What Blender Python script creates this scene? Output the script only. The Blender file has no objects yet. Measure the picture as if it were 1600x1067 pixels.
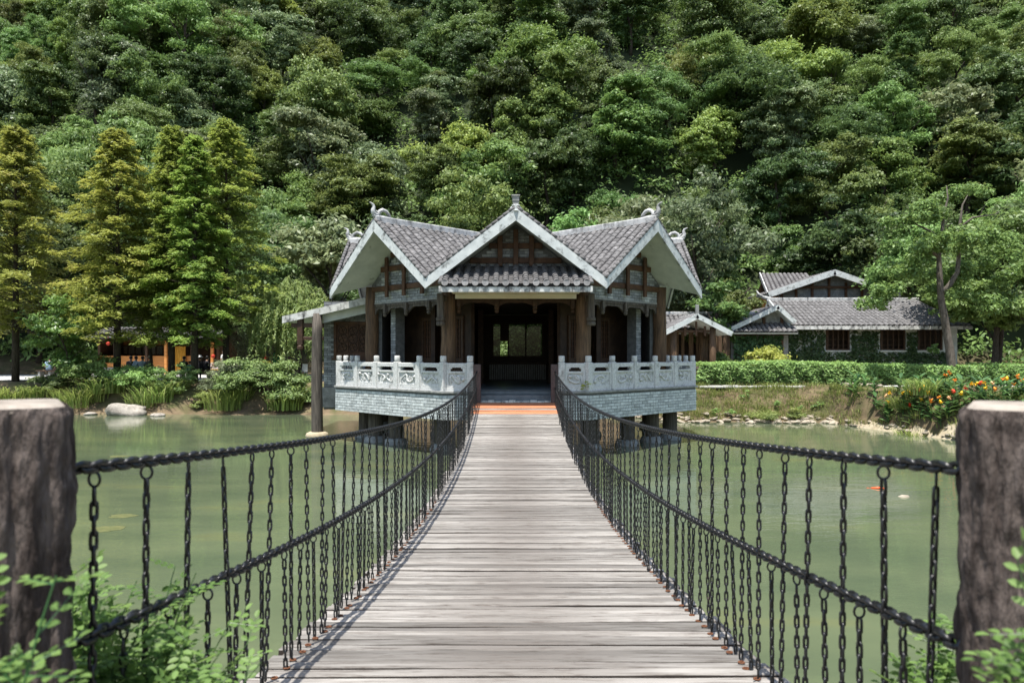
import bpy, math, random
import numpy as np
from mathutils import Vector, Matrix, Euler, noise as mnoise

# ------------------------------------------------------------------ camera, sky, sun, exposure
SC = bpy.context.scene
COL = SC.collection
E = 2.6            # eye height above the water (water is z = 0)
F = 1120.0         # focal length in photograph pixels (1600 wide)
CX, HY = 806.0, 554.0
cam_d = bpy.data.cameras.new('camera')
cam = bpy.data.objects.new('camera', cam_d)
COL.objects.link(cam)
cam.location = (0, 0, E)
cam.rotation_euler = (math.radians(90), 0, 0)
cam_d.sensor_width = 36.0
cam_d.lens = 36.0 * F / 1600.0
cam_d.shift_x = -(CX - 800.0) / 1600.0
cam_d.shift_y = (HY - 533.5) / 1600.0
cam_d.clip_start = 0.05
cam_d.clip_end = 1000.0
cam_d.dof.use_dof = True
cam_d.dof.focus_distance = 11.0
cam_d.dof.aperture_fstop = 3.6
SC.camera = cam

SUN_VEC = Vector((-0.105, -0.26, 1.0)).normalized()
w = bpy.data.worlds.new('World')
SC.world = w
w.use_nodes = True
wn = w.node_tree
sky = wn.nodes.new('ShaderNodeTexSky')
sky.sky_type = 'NISHITA'
sky.sun_disc = False
sky.sun_elevation = math.asin(SUN_VEC.z)
sky.sun_rotation = math.atan2(SUN_VEC.x, SUN_VEC.y)
sky.air_density = 1.3
sky.dust_density = 1.5
bg = wn.nodes['Background']
wn.links.new(sky.outputs[0], bg.inputs[0])
bg.inputs[1].default_value = 0.125
sun_d = bpy.data.lights.new('sun', 'SUN')
sun_d.energy = 4.9
sun_d.angle = math.radians(0.53)
sun_d.color = (1.0, 0.96, 0.89)
sun = bpy.data.objects.new('sun', sun_d)
sun.rotation_euler = SUN_VEC.to_track_quat('Z', 'Y').to_euler()
sun.location = (0, 0, 60)
COL.objects.link(sun)
SC.view_settings.view_transform = 'Standard'
SC.view_settings.look = 'None'
SC.view_settings.exposure = 0.8
SC.view_settings.gamma = 1.0
SC.view_settings.use_curve_mapping = False
SC.render.engine = 'CYCLES'
SC.cycles.max_bounces = 6
SC.cycles.diffuse_bounces = 3
SC.cycles.glossy_bounces = 3
SC.cycles.transmission_bounces = 5
SC.cycles.transparent_max_bounces = 6
SC.cycles.caustics_reflective = False
SC.cycles.caustics_refractive = False
SC.cycles.use_denoising = True

# ------------------------------------------------------------------ helpers
def at(px, py, d):
    return Vector(((px - CX) * d / F, d, E - (py - HY) * d / F))

def base_of(o):
    v = Vector((0, 0, 0))
    while o is not None:
        v = v + o.location
        o = o.parent
    return v

def tag(o, label=None, cat=None, group=None, kind=None):
    if label: o['label'] = label
    if cat: o['category'] = cat
    if group: o['group'] = group
    if kind: o['kind'] = kind
    return o

def empty(name, loc, label=None, cat=None, group=None):
    o = bpy.data.objects.new(name, None)
    o.empty_display_size = 0.2
    o.location = loc
    COL.objects.link(o)
    return tag(o, label, cat, group)

def link(name, me, parent=None, loc=None):
    o = bpy.data.objects.new(name, me)
    COL.objects.link(o)
    if parent is not None: o.parent = parent
    if loc is not None: o.location = loc
    return o

def copy_tree(o, parent=None):
    c = o.copy()
    COL.objects.link(c)
    if parent is not None: c.parent = parent
    for ch in [x for x in o.children]:
        copy_tree(ch, c)
    return c

class MB:
    """collects shapes; build() links them as one mesh object"""
    def __init__(s, M=None):
        s.v = []; s.f = []; s.a = []; s.M = M; s.val = 0.5
    def add(s, vs, fs):
        b = len(s.v)
        if s.M is not None:
            vs = [s.M @ Vector(p) for p in vs]
        s.v += [tuple(p) for p in vs]
        s.a += [s.val] * len(vs)
        s.f += [tuple(i + b for i in f) for f in fs]
    def box(s, x0, x1, y0, y1, z0, z1):
        if x0 > x1: x0, x1 = x1, x0
        if y0 > y1: y0, y1 = y1, y0
        if z0 > z1: z0, z1 = z1, z0
        s.add([(x0, y0, z0), (x1, y0, z0), (x1, y1, z0), (x0, y1, z0), (x0, y0, z1), (x1, y0, z1), (x1, y1, z1), (x0, y1, z1)],
              [(0, 3, 2, 1), (4, 5, 6, 7), (0, 1, 5, 4), (1, 2, 6, 5), (2, 3, 7, 6), (3, 0, 4, 7)])
        return s
    def bbox(s, x0, x1, y0, y1, z0, z1, b=0.01):
        # box with chamfered vertical and top edges (octagon prism, inset lid)
        def ring(i, z):
            return [(x0 + b + i, y0 + i, z), (x1 - b - i, y0 + i, z), (x1 - i, y0 + b + i, z), (x1 - i, y1 - b - i, z),
                    (x1 - b - i, y1 - i, z), (x0 + b + i, y1 - i, z), (x0 + i, y1 - b - i, z), (x0 + i, y0 + b + i, z)]
        vs = ring(0, z0) + ring(0, z1 - b) + ring(b * .8, z1)
        fs = [tuple(range(7, -1, -1)), tuple(range(16, 24))]
        for k in (0, 8):
            fs += [(k + i, k + (i + 1) % 8, k + 8 + (i + 1) % 8, k + 8 + i) for i in range(8)]
        s.add(vs, fs)
        return s
    def beam(s, p, q, wdt, hgt, up=(0, 0, 1)):
        p, q = Vector(p), Vector(q)
        d = (q - p).normalized()
        x = d.cross(Vector(up)).normalized() * wdt / 2
        y = x.cross(d).normalized() * hgt / 2
        vs = [p - x - y, p + x - y, p + x + y, p - x + y, q - x - y, q + x - y, q + x + y, q - x + y]
        s.add(vs, [(0, 1, 2, 3), (7, 6, 5, 4), (0, 4, 5, 1), (1, 5, 6, 2), (2, 6, 7, 3), (3, 7, 4, 0)])
        return s
    def tube(s, pts, rad, n=8, cap=True, closed=False, flat=None):
        pts = [Vector(p) for p in pts]
        m = len(pts)
        if not hasattr(rad, '__len__'): rad = [rad] * m
        vs = []; fs = []
        ref = None
        for i, p in enumerate(pts):
            if closed:
                t = pts[(i + 1) % m] - pts[i - 1]
            else:
                t = pts[min(i + 1, m - 1)] - pts[max(i - 1, 0)]
            t.normalize()
            if ref is None:
                ref = Vector((0, 0, 1)) if abs(t.z) < 0.9 else Vector((1, 0, 0))
            x = ref - t * ref.dot(t)
            if x.length < 1e-5: x = t.orthogonal()
            x.normalize(); ref = x
            y = t.cross(x)
            for k in range(n):
                a = 2 * math.pi * k / n
                o = x * math.cos(a) * rad[i] + y * math.sin(a) * rad[i]
                if flat: o = Vector((o.x * flat[0], o.y * flat[1], o.z * flat[2]))
                vs.append(p + o)
        for i in range(m if closed else m - 1):
            j = (i + 1) % m
            for k in range(n):
                l = (k + 1) % n
                fs.append((i * n + k, i * n + l, j * n + l, j * n + k))
        if cap and not closed:
            fs.append(tuple(range(n - 1, -1, -1)))
            fs.append(tuple((m - 1) * n + k for k in range(n)))
        s.add(vs, fs)
        return s
    def lathe(s, prof, c=(0, 0, 0), n=14):
        vs = []; fs = []
        for r, z in prof:
            for k in range(n):
                a = 2 * math.pi * k / n
                vs.append((c[0] + r * math.cos(a), c[1] + r * math.sin(a), c[2] + z))
        for i in range(len(prof) - 1):
            for k in range(n):
                l = (k + 1) % n
                fs.append((i * n + k, i * n + l, (i + 1) * n + l, (i + 1) * n + k))
        fs.append(tuple(range(n - 1, -1, -1)))
        fs.append(tuple((len(prof) - 1) * n + k for k in range(n)))
        s.add(vs, fs)
        return s
    def prism(s, poly, y0, y1):
        # polygon in local x,z extruded along y
        n = len(poly)
        vs = [(p[0], y0, p[1]) for p in poly] + [(p[0], y1, p[1]) for p in poly]
        fs = [tuple(range(n)), tuple(range(2 * n - 1, n - 1, -1))]
        fs += [(i, i + n, (i + 1) % n + n, (i + 1) % n) for i in range(n)]
        s.add(vs, fs)
        return s
    def slab(s, poly, z0, z1):
        n = len(poly)
        vs = [(p[0], p[1], z0) for p in poly] + [(p[0], p[1], z1) for p in poly]
        fs = [tuple(range(n - 1, -1, -1)), tuple(range(n, 2 * n))]
        fs += [(i, (i + 1) % n, (i + 1) % n + n, i + n) for i in range(n)]
        s.add(vs, fs)
        return s
    def mesh(s, name, mat=None, off=(0, 0, 0), smooth=False, attr=False):
        me = bpy.data.meshes.new(name)
        ox, oy, oz = off
        me.from_pydata([(x - ox, y - oy, z - oz) for x, y, z in s.v], [], s.f)
        if mat: me.materials.append(mat)
        if smooth: me.polygons.foreach_set('use_smooth', [True] * len(me.polygons))
        if attr:
            a = me.attributes.new('rnd', 'FLOAT', 'POINT')
            a.data.foreach_set('value', s.a)
        me.update()
        return me
    def build(s, name, mat, parent=None, smooth=False, attr=False, origin=None):
        off = base_of(parent) if parent is not None else Vector((0, 0, 0))
        if origin is not None: off = Vector(origin)
        o = link(name, s.mesh(name, mat, off, smooth, attr), parent)
        if origin is not None:
            o.location = Vector(origin) - (base_of(parent) if parent is not None else Vector((0, 0, 0)))
        return o

def np_mesh(name, V, Fq, mat, attr=None, smooth=False):
    """V (n,3), Fq (m,4) -> mesh"""
    me = bpy.data.meshes.new(name)
    V = np.asarray(V, dtype=np.float32); Fq = np.asarray(Fq, dtype=np.int32)
    k = Fq.shape[1]
    me.vertices.add(len(V)); me.vertices.foreach_set('co', V.ravel())
    me.loops.add(Fq.size); me.loops.foreach_set('vertex_index', Fq.ravel())
    me.polygons.add(len(Fq))
    me.polygons.foreach_set('loop_start', np.arange(0, Fq.size, k, dtype=np.int32))
    me.polygons.foreach_set('loop_total', np.full(len(Fq), k, dtype=np.int32))
    if smooth: me.polygons.foreach_set('use_smooth', np.ones(len(Fq), dtype=bool))
    if mat: me.materials.append(mat)
    if attr is not None:
        a = me.attributes.new('rnd', 'FLOAT', 'POINT')
        a.data.foreach_set('value', np.asarray(attr, dtype=np.float32))
    me.update(calc_edges=True)
    return me

def unit(A):
    return A / np.maximum(np.linalg.norm(A, axis=-1, keepdims=True), 1e-6)

def leaf_quads(P, N, size, aspect, rng, T=None, fold=0.18, val=None):
    """one bent diamond leaf per point; returns V, F, attr"""
    n = len(P)
    N = unit(N)
    if T is None: T = rng.normal(size=(n, 3))
    T = unit(T - N * (T * N).sum(1, keepdims=True))
    B = np.cross(N, T)
    size = np.broadcast_to(np.asarray(size, float), (n,))[:, None]
    asp = np.broadcast_to(np.asarray(aspect, float), (n,))[:, None]
    u = T * size * .5
    v = B * size * asp * .5
    l = N * size * asp * fold
    V = np.empty((n, 4, 3))
    V[:, 0] = P - u; V[:, 1] = P + v + l - u * .15; V[:, 2] = P + u - l * .6; V[:, 3] = P - v + l - u * .15
    if val is None: val = rng.random(n)
    return V.reshape(-1, 3), np.arange(n * 4).reshape(-1, 4), np.repeat(val, 4)

def merge(parts):
    Vs, Fs, As = [], [], []
    b = 0
    for V, Fq, A in parts:
        Vs.append(V); Fs.append(Fq + b); As.append(A); b += len(V)
    return np.concatenate(Vs), np.concatenate(Fs), np.concatenate(As)

# ------------------------------------------------------------------ materials
MATS = {}
def pm(name, c1, c2, scale=5.0, rough=.75, bump=.15, stretch=(1, 1, 1), stain=None, rand=.0, attr=.0, spec=.25,
       metal=0.0, lo=.35, hi=.65, bscale=None, coat=0.0):
    """two-colour noise material; stain = (colour, scale, lo, hi, stretch)"""
    if name in MATS: return MATS[name]
    m = bpy.data.materials.new(name); m.use_nodes = True
    nt = m.node_tree; N = nt.nodes; L = nt.links
    b = N['Principled BSDF']
    b.inputs['Roughness'].default_value = rough
    b.inputs['Specular IOR Level'].default_value = spec
    b.inputs['Metallic'].default_value = metal
    tc = N.new('ShaderNodeTexCoord'); oi = N.new('ShaderNodeObjectInfo')
    ad = N.new('ShaderNodeVectorMath'); ad.operation = 'MULTIPLY_ADD'
    cb = N.new('ShaderNodeCombineXYZ')
    for i in range(3): L.new(oi.outputs['Random'], cb.inputs[i])
    L.new(cb.outputs[0], ad.inputs[0]); ad.inputs[1].default_value = (17, 31, 23); L.new(tc.outputs['Object'], ad.inputs[2])
    mp = N.new('ShaderNodeMapping'); mp.inputs['Scale'].default_value = stretch
    L.new(ad.outputs[0], mp.inputs[0])
    nz = N.new('ShaderNodeTexNoise'); nz.inputs['Scale'].default_value = scale; nz.inputs['Detail'].default_value = 7
    nz.inputs['Roughness'].default_value = .62
    L.new(mp.outputs[0], nz.inputs[0])
    mr = N.new('ShaderNodeMapRange'); mr.inputs[1].default_value = lo; mr.inputs[2].default_value = hi
    L.new(nz.outputs[0], mr.inputs[0])
    mx = N.new('ShaderNodeMix'); mx.data_type = 'RGBA'
    mx.inputs[6].default_value = (*c1, 1); mx.inputs[7].default_value = (*c2, 1)
    L.new(mr.outputs[0], mx.inputs[0])
    col = mx.outputs[2]
    if stain:
        sc, ss, slo, shi = stain[:4]
        sst = stain[4] if len(stain) > 4 else (1, 1, 1)
        mp2 = N.new('ShaderNodeMapping'); mp2.inputs['Scale'].default_value = sst; mp2.inputs['Location'].default_value = (3.1, 7.7, 1.3)
        L.new(ad.outputs[0], mp2.inputs[0])
        n2 = N.new('ShaderNodeTexNoise'); n2.inputs['Scale'].default_value = ss; n2.inputs['Detail'].default_value = 9; n2.inputs['Roughness'].default_value = .7
        L.new(mp2.outputs[0], n2.inputs[0])
        r2 = N.new('ShaderNodeMapRange'); r2.inputs[1].default_value = slo; r2.inputs[2].default_value = shi
        L.new(n2.outputs[0], r2.inputs[0])
        m2 = N.new('ShaderNodeMix'); m2.data_type = 'RGBA'
        L.new(r2.outputs[0], m2.inputs[0]); L.new(col, m2.inputs[6]); m2.inputs[7].default_value = (*sc, 1)
        col = m2.outputs[2]
    if rand or attr:
        hs = N.new('ShaderNodeHueSaturation')
        fac = None
        if attr:
            at_ = N.new('ShaderNodeAttribute'); at_.attribute_name = 'rnd'
            fac, amt = at_.outputs['Fac'], attr
        else:
            fac, amt = oi.outputs['Random'], rand
        r3 = N.new('ShaderNodeMapRange'); r3.inputs[3].default_value = 1 - amt; r3.inputs[4].default_value = 1 + amt
        L.new(fac, r3.inputs[0]); L.new(r3.outputs[0], hs.inputs['Value'])
        L.new(col, hs.inputs['Color']); col = hs.outputs[0]
    L.new(col, b.inputs['Base Color'])
    if bump:
        bp = N.new('ShaderNodeBump'); bp.inputs['Strength'].default_value = bump; bp.inputs['Distance'].default_value = .02
        if bscale:
            nb = N.new('ShaderNodeTexNoise'); nb.inputs['Scale'].default_value = bscale; nb.inputs['Detail'].default_value = 5
            L.new(mp.outputs[0], nb.inputs[0]); L.new(nb.outputs[0], bp.inputs['Height'])
        else:
            L.new(nz.outputs[0], bp.inputs['Height'])
        L.new(bp.outputs[0], b.inputs['Normal'])
    MATS[name] = m
    return m

def leaf_mat(name, c1, c2, c3=None, trans=.28, rough=.5, spec=.35, orand=.28):
    """leaf colour runs c1..c2 per leaf, shifted per tree"""
    if name in MATS: return MATS[name]
    m = bpy.data.materials.new(name); m.use_nodes = True
    nt = m.node_tree; N = nt.nodes; L = nt.links
    b = N['Principled BSDF']; out = N['Material Output']
    b.inputs['Roughness'].default_value = rough
    b.inputs['Specular IOR Level'].default_value = spec
    c1, c2 = [(min(.5, c[0] * 1.9), min(.5, c[1] * 1.85), min(.5, c[2] * 1.45)) for c in (c1, c2)]
    trans = min(.5, trans * 1.3)
    at_ = N.new('ShaderNodeAttribute'); at_.attribute_name = 'rnd'
    cr = N.new('ShaderNodeValToRGB')
    cr.color_ramp.elements[0].color = (*c1, 1); cr.color_ramp.elements[1].color = (*c2, 1)
    cr.color_ramp.elements[0].position = .1
    cr.color_ramp.elements[1].position = .8
    if c3:
        e = cr.color_ramp.elements.new(.96); e.color = (*c3, 1)
    L.new(at_.outputs['Fac'], cr.inputs[0])
    oi = N.new('ShaderNodeObjectInfo')
    hs = N.new('ShaderNodeHueSaturation')
    r = N.new('ShaderNodeMapRange'); r.inputs[3].default_value = 1 - orand; r.inputs[4].default_value = 1 + orand
    L.new(oi.outputs['Random'], r.inputs[0]); L.new(r.outputs[0], hs.inputs['Value'])
    m1 = N.new('ShaderNodeMath'); m1.operation = 'MULTIPLY'; m1.inputs[1].default_value = 7.31
    m2 = N.new('ShaderNodeMath'); m2.operation = 'FRACT'
    r2 = N.new('ShaderNodeMapRange'); r2.inputs[3].default_value = .5 - orand * .13; r2.inputs[4].default_value = .5 + orand * .015
    L.new(oi.outputs['Random'], m1.inputs[0]); L.new(m1.outputs[0], m2.inputs[0]); L.new(m2.outputs[0], r2.inputs[0])
    L.new(r2.outputs[0], hs.inputs['Hue'])
    hs.inputs['Saturation'].default_value = .90
    L.new(cr.outputs[0], hs.inputs['Color'])
    L.new(hs.outputs[0], b.inputs['Base Color'])
    tr = N.new('ShaderNodeBsdfTranslucent')
    hs2 = N.new('ShaderNodeHueSaturation'); hs2.inputs['Value'].default_value = 1.2; hs2.inputs['Hue'].default_value = .485
    L.new(hs.outputs[0], hs2.inputs['Color']); L.new(hs2.outputs[0], tr.inputs[0])
    ms = N.new('ShaderNodeMixShader'); ms.inputs[0].default_value = trans
    L.new(b.outputs[0], ms.inputs[1]); L.new(tr.outputs[0], ms.inputs[2]); L.new(ms.outputs[0], out.inputs[0])
    MATS[name] = m
    return m

def plain(name, c, rough=.6, spec=.3, metal=0.0):
    return pm(name, tuple(x * .88 for x in c), tuple(min(1, x * 1.1) for x in c), 9, rough, .05, spec=spec, metal=metal)

# surfaces
M_plank = pm('weathered_plank', (.115, .102, .089), (.30, .283, .26), 1.7, .85, .6, (1.4, 15, 15), stain=((.062, .047, .038), 2.4, .52, .74, (2.2, 12, 12)), rand=.38, spec=.2, lo=.24, hi=.70)
def worn_track(m):
    # trodden brown-grey strip along the middle of the deck, broken up by grain
    nt = m.node_tree; N = nt.nodes; L = nt.links
    bs = N['Principled BSDF']; src = bs.inputs['Base Color'].links[0].from_socket
    tc = N.new('ShaderNodeTexCoord'); sx = N.new('ShaderNodeSeparateXYZ'); L.new(tc.outputs['Object'], sx.inputs[0])
    ab = N.new('ShaderNodeMath'); ab.operation = 'ABSOLUTE'; L.new(sx.outputs[0], ab.inputs[0])
    mr = N.new('ShaderNodeMapRange'); mr.inputs[1].default_value = .62; mr.inputs[2].default_value = .12; L.new(ab.outputs[0], mr.inputs[0])
    nz = [n for n in N if n.type == 'TEX_NOISE'][0]
    r2 = N.new('ShaderNodeMapRange'); r2.inputs[1].default_value = .36; r2.inputs[2].default_value = .66; L.new(nz.outputs[0], r2.inputs[0])
    mu = N.new('ShaderNodeMath'); mu.operation = 'MULTIPLY'; L.new(mr.outputs[0], mu.inputs[0]); L.new(r2.outputs[0], mu.inputs[1])
    m3 = N.new('ShaderNodeMath'); m3.operation = 'MULTIPLY'; m3.inputs[1].default_value = .72; L.new(mu.outputs[0], m3.inputs[0])
    mx = N.new('ShaderNodeMix'); mx.data_type = 'RGBA'; L.new(m3.outputs[0], mx.inputs[0]); L.new(src, mx.inputs[6]); mx.inputs[7].default_value = (.09, .072, .06, 1)
    L.new(mx.outputs[2], bs.inputs['Base Color'])
worn_track(M_plank)
M_joint = pm('gap_shade_plank_edge', (.028, .022, .018), (.06, .048, .04), 6, .95, .2)  # plank sides coloured dark, painting in the shade of the gaps
M_newplank = pm('orange_plank', (.36, .125, .055), (.50, .21, .11), 2.5, .7, .25, (1.2, 22, 22), stain=((.45, .33, .25), 2, .55, .8, (1.5, 20, 20)), rand=.12)
M_chain = pm('black_chain_paint', (.006, .006, .007), (.016, .016, .017), 40, .36, .1, spec=.5, stain=((.05, .026, .016), 11, .62, .76))
M_rust = pm('rusty_ring', (.09, .035, .018), (.16, .07, .035), 60, .8, .3, spec=.2)
M_bark_post = pm('bark_concrete', (.060, .046, .040), (.150, .122, .108), 9, .88, 1.0, (3, 3, .7), stain=((.022, .016, .014), 5, .46, .66, (4, 4, .5)), spec=.15, bscale=24)
M_post_top = pm('post_top_concrete', (.24, .205, .17), (.38, .335, .285), 14, .85, .2, stain=((.13, .10, .08), 9, .52, .72))
M_farpost = pm('brown_concrete', (.075, .052, .05), (.12, .09, .085), 14, .85, .4, (3, 3, .8))
M_plaster = pm('white_plaster', (.50, .53, .515), (.62, .645, .62), 3, .85, .1, stain=((.16, .17, .155), 3.2, .60, .76, (1, 1, .45)))
M_barge = pm('stained_white_board', (.48, .51, .505), (.62, .645, .63), 4, .85, .15, stain=((.07, .074, .07), 3.6, .52, .68))
M_fascia = pm('mouldy_fascia', (.46, .46, .44), (.66, .66, .63), 5, .88, .2, stain=((.075, .075, .075), 5, .47, .64, (1, 1, .5)))
M_tile = pm('grey_clay_tile', (.085, .082, .081), (.185, .179, .178), 9, .85, .3, rand=.1, attr=.17, stain=((.34, .33, .33), 9, .66, .82), spec=.2)
M_tile_bed = pm('tile_bed', (.03, .028, .03), (.055, .05, .052), 6, .95, .2)
M_cap = pm('round_tile_end', (.25, .24, .24), (.38, .365, .36), 14, .85, .25, rand=.14)
M_ridge = pm('ridge_render', (.36, .36, .355), (.55, .55, .54), 5, .9, .25, stain=((.085, .085, .085), 4, .5, .68, (1, 1, .6)))
M_log = pm('brown_log', (.060, .036, .020), (.155, .092, .050), 4, .68, .3, (5, 5, .55), stain=((.022, .017, .014), 3, .52, .74, (6, 6, .4)), spec=.3)
M_greylog = pm('grey_weathered_log', (.055, .047, .04), (.14, .12, .10), 4, .8, .4, (6, 6, .5), stain=((.02, .017, .015), 3, .5, .72, (6, 6, .4)))
M_darkwood = pm('dark_wood', (.030, .017, .010), (.07, .038, .02), 5, .6, .2, (2, 2, 2), spec=.3)
M_midwood = pm('brown_frame_wood', (.058, .029, .016), (.115, .058, .030), 5, .65, .2, (1, 1, 1), spec=.3, stain=((.035, .022, .016), 4, .52, .75))
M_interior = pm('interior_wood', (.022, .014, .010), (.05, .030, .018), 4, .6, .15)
M_brick = pm('grey_brick', (.20, .215, .225), (.31, .325, .335), 16, .88, .3, attr=.3, stain=((.62, .65, .64), 2.6, .50, .78), spec=.15)
M_brickbase = pm('whitened_brick', (.36, .39, .39), (.57, .60, .59), 9, .88, .3, attr=.2, stain=((.10, .12, .115), 1.6, .60, .76, (1, 1, .8)), spec=.15)
M_mortar = pm('mortar', (.10, .105, .105), (.17, .175, .17), 8, .95, .1)
M_stone = pm('carved_grey_stone', (.46, .465, .45), (.64, .64, .62), 22, .82, .25, stain=((.13, .135, .12), 3, .53, .74), spec=.25)
M_cream = pm('cream_soffit', (.62, .58, .46), (.70, .66, .55), 2, .85, .05)
M_floor = pm('blue_grey_flag', (.075, .095, .115), (.14, .165, .185), 5, .35, .1, spec=.5)
M_concrete = pm('grey_concrete', (.20, .205, .20), (.33, .33, .315), 6, .9, .25, stain=((.08, .09, .075), 3, .55, .75))
M_soil = pm('bank_soil', (.15, .095, .055), (.30, .215, .135), 3.5, .95, .5, stain=((.085, .10, .04), 1.1, .52, .72), bscale=20)
M_pave = pm('pale_paving', (.36, .35, .33), (.50, .49, .465), 2, .9, .1)
M_sand = pm('sandy_edge', (.32, .265, .175), (.46, .395, .285), 4, .95, .35, stain=((.20, .16, .10), 5, .58, .75), bscale=30)
M_rock = pm('pale_rock', (.22, .185, .14), (.40, .35, .275), 4, .9, .6, rand=.3, stain=((.15, .13, .10), 5, .56, .76), bscale=18)
M_boulder = pm('grey_boulder', (.20, .18, .155), (.40, .365, .315), 3, .92, .8, stain=((.09, .075, .06), 4, .5, .7), bscale=12)
M_trunk = pm('dark_bark', (.030, .024, .018), (.075, .06, .046), 8, .95, .6, (3, 3, .6))
M_trunk_gray = pm('grey_bark', (.065, .055, .045), (.16, .14, .115), 7, .95, .7, (3, 3, .8))
M_orange = pm('orange_board', (.42, .17, .045), (.60, .27, .085), 2, .55, .1, (1, 1, 12), rand=.12)
M_white = plain('white_paint', (.72, .73, .72))
M_kerb = pm('pale_kerb', (.52, .50, .46), (.66, .64, .6), 6, .9, .1)

def water_mat():
    m = bpy.data.materials.new('pond_water'); m.use_nodes = True
    nt = m.node_tree; N = nt.nodes; L = nt.links
    b = N['Principled BSDF']
    b.inputs['Roughness'].default_value = .025
    b.inputs['IOR'].default_value = 1.40
    b.inputs['Specular IOR Level'].default_value = .5
    tc = N.new('ShaderNodeTexCoord')
    mp = N.new('ShaderNodeMapping'); mp.inputs['Scale'].default_value = (.35, .8, 1); L.new(tc.outputs['Object'], mp.inputs[0])
    n1 = N.new('ShaderNodeTexNoise'); n1.inputs['Scale'].default_value = 1.0; n1.inputs['Detail'].default_value = 5; L.new(mp.outputs[0], n1.inputs[0])
    cr = N.new('ShaderNodeValToRGB')
    cr.color_ramp.elements[0].position = .34; cr.color_ramp.elements[0].color = (.074, .096, .056, 1)
    cr.color_ramp.elements[1].position = .60; cr.color_ramp.elements[1].color = (.104, .126, .070, 1)
    e = cr.color_ramp.elements.new(.72); e.color = (.125, .136, .064, 1)
    L.new(n1.outputs[0], cr.inputs[0]); L.new(cr.outputs[0], b.inputs['Base Color'])
    mp2 = N.new('ShaderNodeMapping'); mp2.inputs['Scale'].default_value = (1, 2.4, 1); L.new(tc.outputs['Object'], mp2.inputs[0])
    n2 = N.new('ShaderNodeTexNoise'); n2.inputs['Scale'].default_value = 1.6; n2.inputs['Detail'].default_value = 4; n2.inputs['Roughness'].default_value = .55
    L.new(mp2.outputs[0], n2.inputs[0])
    bp = N.new('ShaderNodeBump'); bp.inputs['Strength'].default_value = .055; bp.inputs['Distance'].default_value = .10
    L.new(n2.outputs[0], bp.inputs['Height']); L.new(bp.outputs[0], b.inputs['Normal'])
    return m
M_water = water_mat()

def glass_mat():
    m = bpy.data.materials.new('window_glass'); m.use_nodes = True
    nt = m.node_tree; N = nt.nodes; L = nt.links
    out = N['Material Output']
    N.remove(N['Principled BSDF'])
    t = N.new('ShaderNodeBsdfTransparent'); t.inputs[0].default_value = (.05, .058, .054, 1)
    g = N.new('ShaderNodeBsdfGlossy'); g.inputs['Roughness'].default_value = .02; g.inputs[0].default_value = (.9, .9, .9, 1)
    fr = N.new('ShaderNodeFresnel'); fr.inputs[0].default_value = 1.3
    ms = N.new('ShaderNodeMixShader')
    L.new(fr.outputs[0], ms.inputs[0]); L.new(t.outputs[0], ms.inputs[1]); L.new(g.outputs[0], ms.inputs[2]); L.new(ms.outputs[0], out.inputs[0])
    return m
M_glass = glass_mat()

RNG = np.random.default_rng(7)
random.seed(11)
# ------------------------------------------------------------------ terrain and water
def sstep(t):
    t = np.clip(t, 0, 1)
    return t * t * (3 - 2 * t)
SHX = [-90, -45, -20, -7, -5.5, 5.5, 6.4, 8, 11.4, 12.1, 12.6, 13.4, 15.5, 18, 22, 30, 45]
SHY = [29.5, 31.3, 31.1, 31.0, 29.6, 29.0, 27.7, 27.4, 27.3, 26.6, 24.6, 21.6, 19.0, 15.5, 10.5, -4, -40]
def shore(x):
    x = np.asarray(x, float)
    return np.interp(x, SHX, SHY) + .18 * np.sin(1.7 * x) + .12 * np.sin(3.9 * x + 1)
def hill_foot(x):
    return 46 + 2.0 * np.sin(x * .06 + .8) - .02 * np.abs(x) + 3.5 * sstep((-x - 6) / 6) * sstep((x + 34) / 8)
def ground(x, y):
    x = np.asarray(x, float); y = np.asarray(y, float)
    s = y - shore(x)
    land = 1.32 * sstep(s / 2.3 + .0) + .04 * np.sin(x * 1.1) * np.sin(y * .9)
    bed = -1.3 * sstep(-s / 3.0) - .02
    z = np.where(s > 0, land, bed)
    near = (1.9 - y)
    z = np.where(near > -2.0, np.maximum(z, -1.3 + 2.68 * sstep((near + 2.0) / 2.6)), z)
    t = y - hill_foot(x)
    sl = .98 + .13 * np.sin(x * .045 + .6) + .06 * np.sin(x * .11)
    h = np.where(t > 0, sl * np.sqrt(t * t + 9) - sl * 3, 0)
    h = h + np.where(t > 4, 1.6 * np.sin(x * .16 + y * .05) * np.sin(y * .13 + 1) + .9 * np.sin(x * .31 + 2) * np.sin(y * .27), 0)
    h = np.minimum(h, 78 + 4 * np.sin(x * .08))
    return z + h
def gz(x, y):
    return float(ground(x, y))

gx = np.concatenate([np.linspace(-230, -40, 50)[:-1], np.linspace(-40, -8, 70)[:-1], np.linspace(-8, 24, 130)[:-1], np.linspace(24, 60, 60)[:-1], np.linspace(60, 230, 45)])
gy = np.concatenate([np.linspace(-60, -4, 16)[:-1], np.linspace(-4, 5, 25)[:-1], np.linspace(5, 15, 20)[:-1], np.linspace(15, 34, 110)[:-1], np.linspace(34, 130, 120)[:-1], np.linspace(130, 230, 20)])
GX, GY = np.meshgrid(gx, gy)
GZ = ground(GX, GY)
nx, ny = len(gx), len(gy)
idx = np.arange(nx * ny).reshape(ny, nx)
quads = np.stack([idx[:-1, :-1], idx[:-1, 1:], idx[1:, 1:], idx[1:, :-1]], -1).reshape(-1, 4)
M_ground = pm('ground_soil', (.075, .054, .032), (.19, .14, .085), 1.6, .95, .5, stain=((.075, .085, .03), .8, .46, .66), bscale=14)
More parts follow.
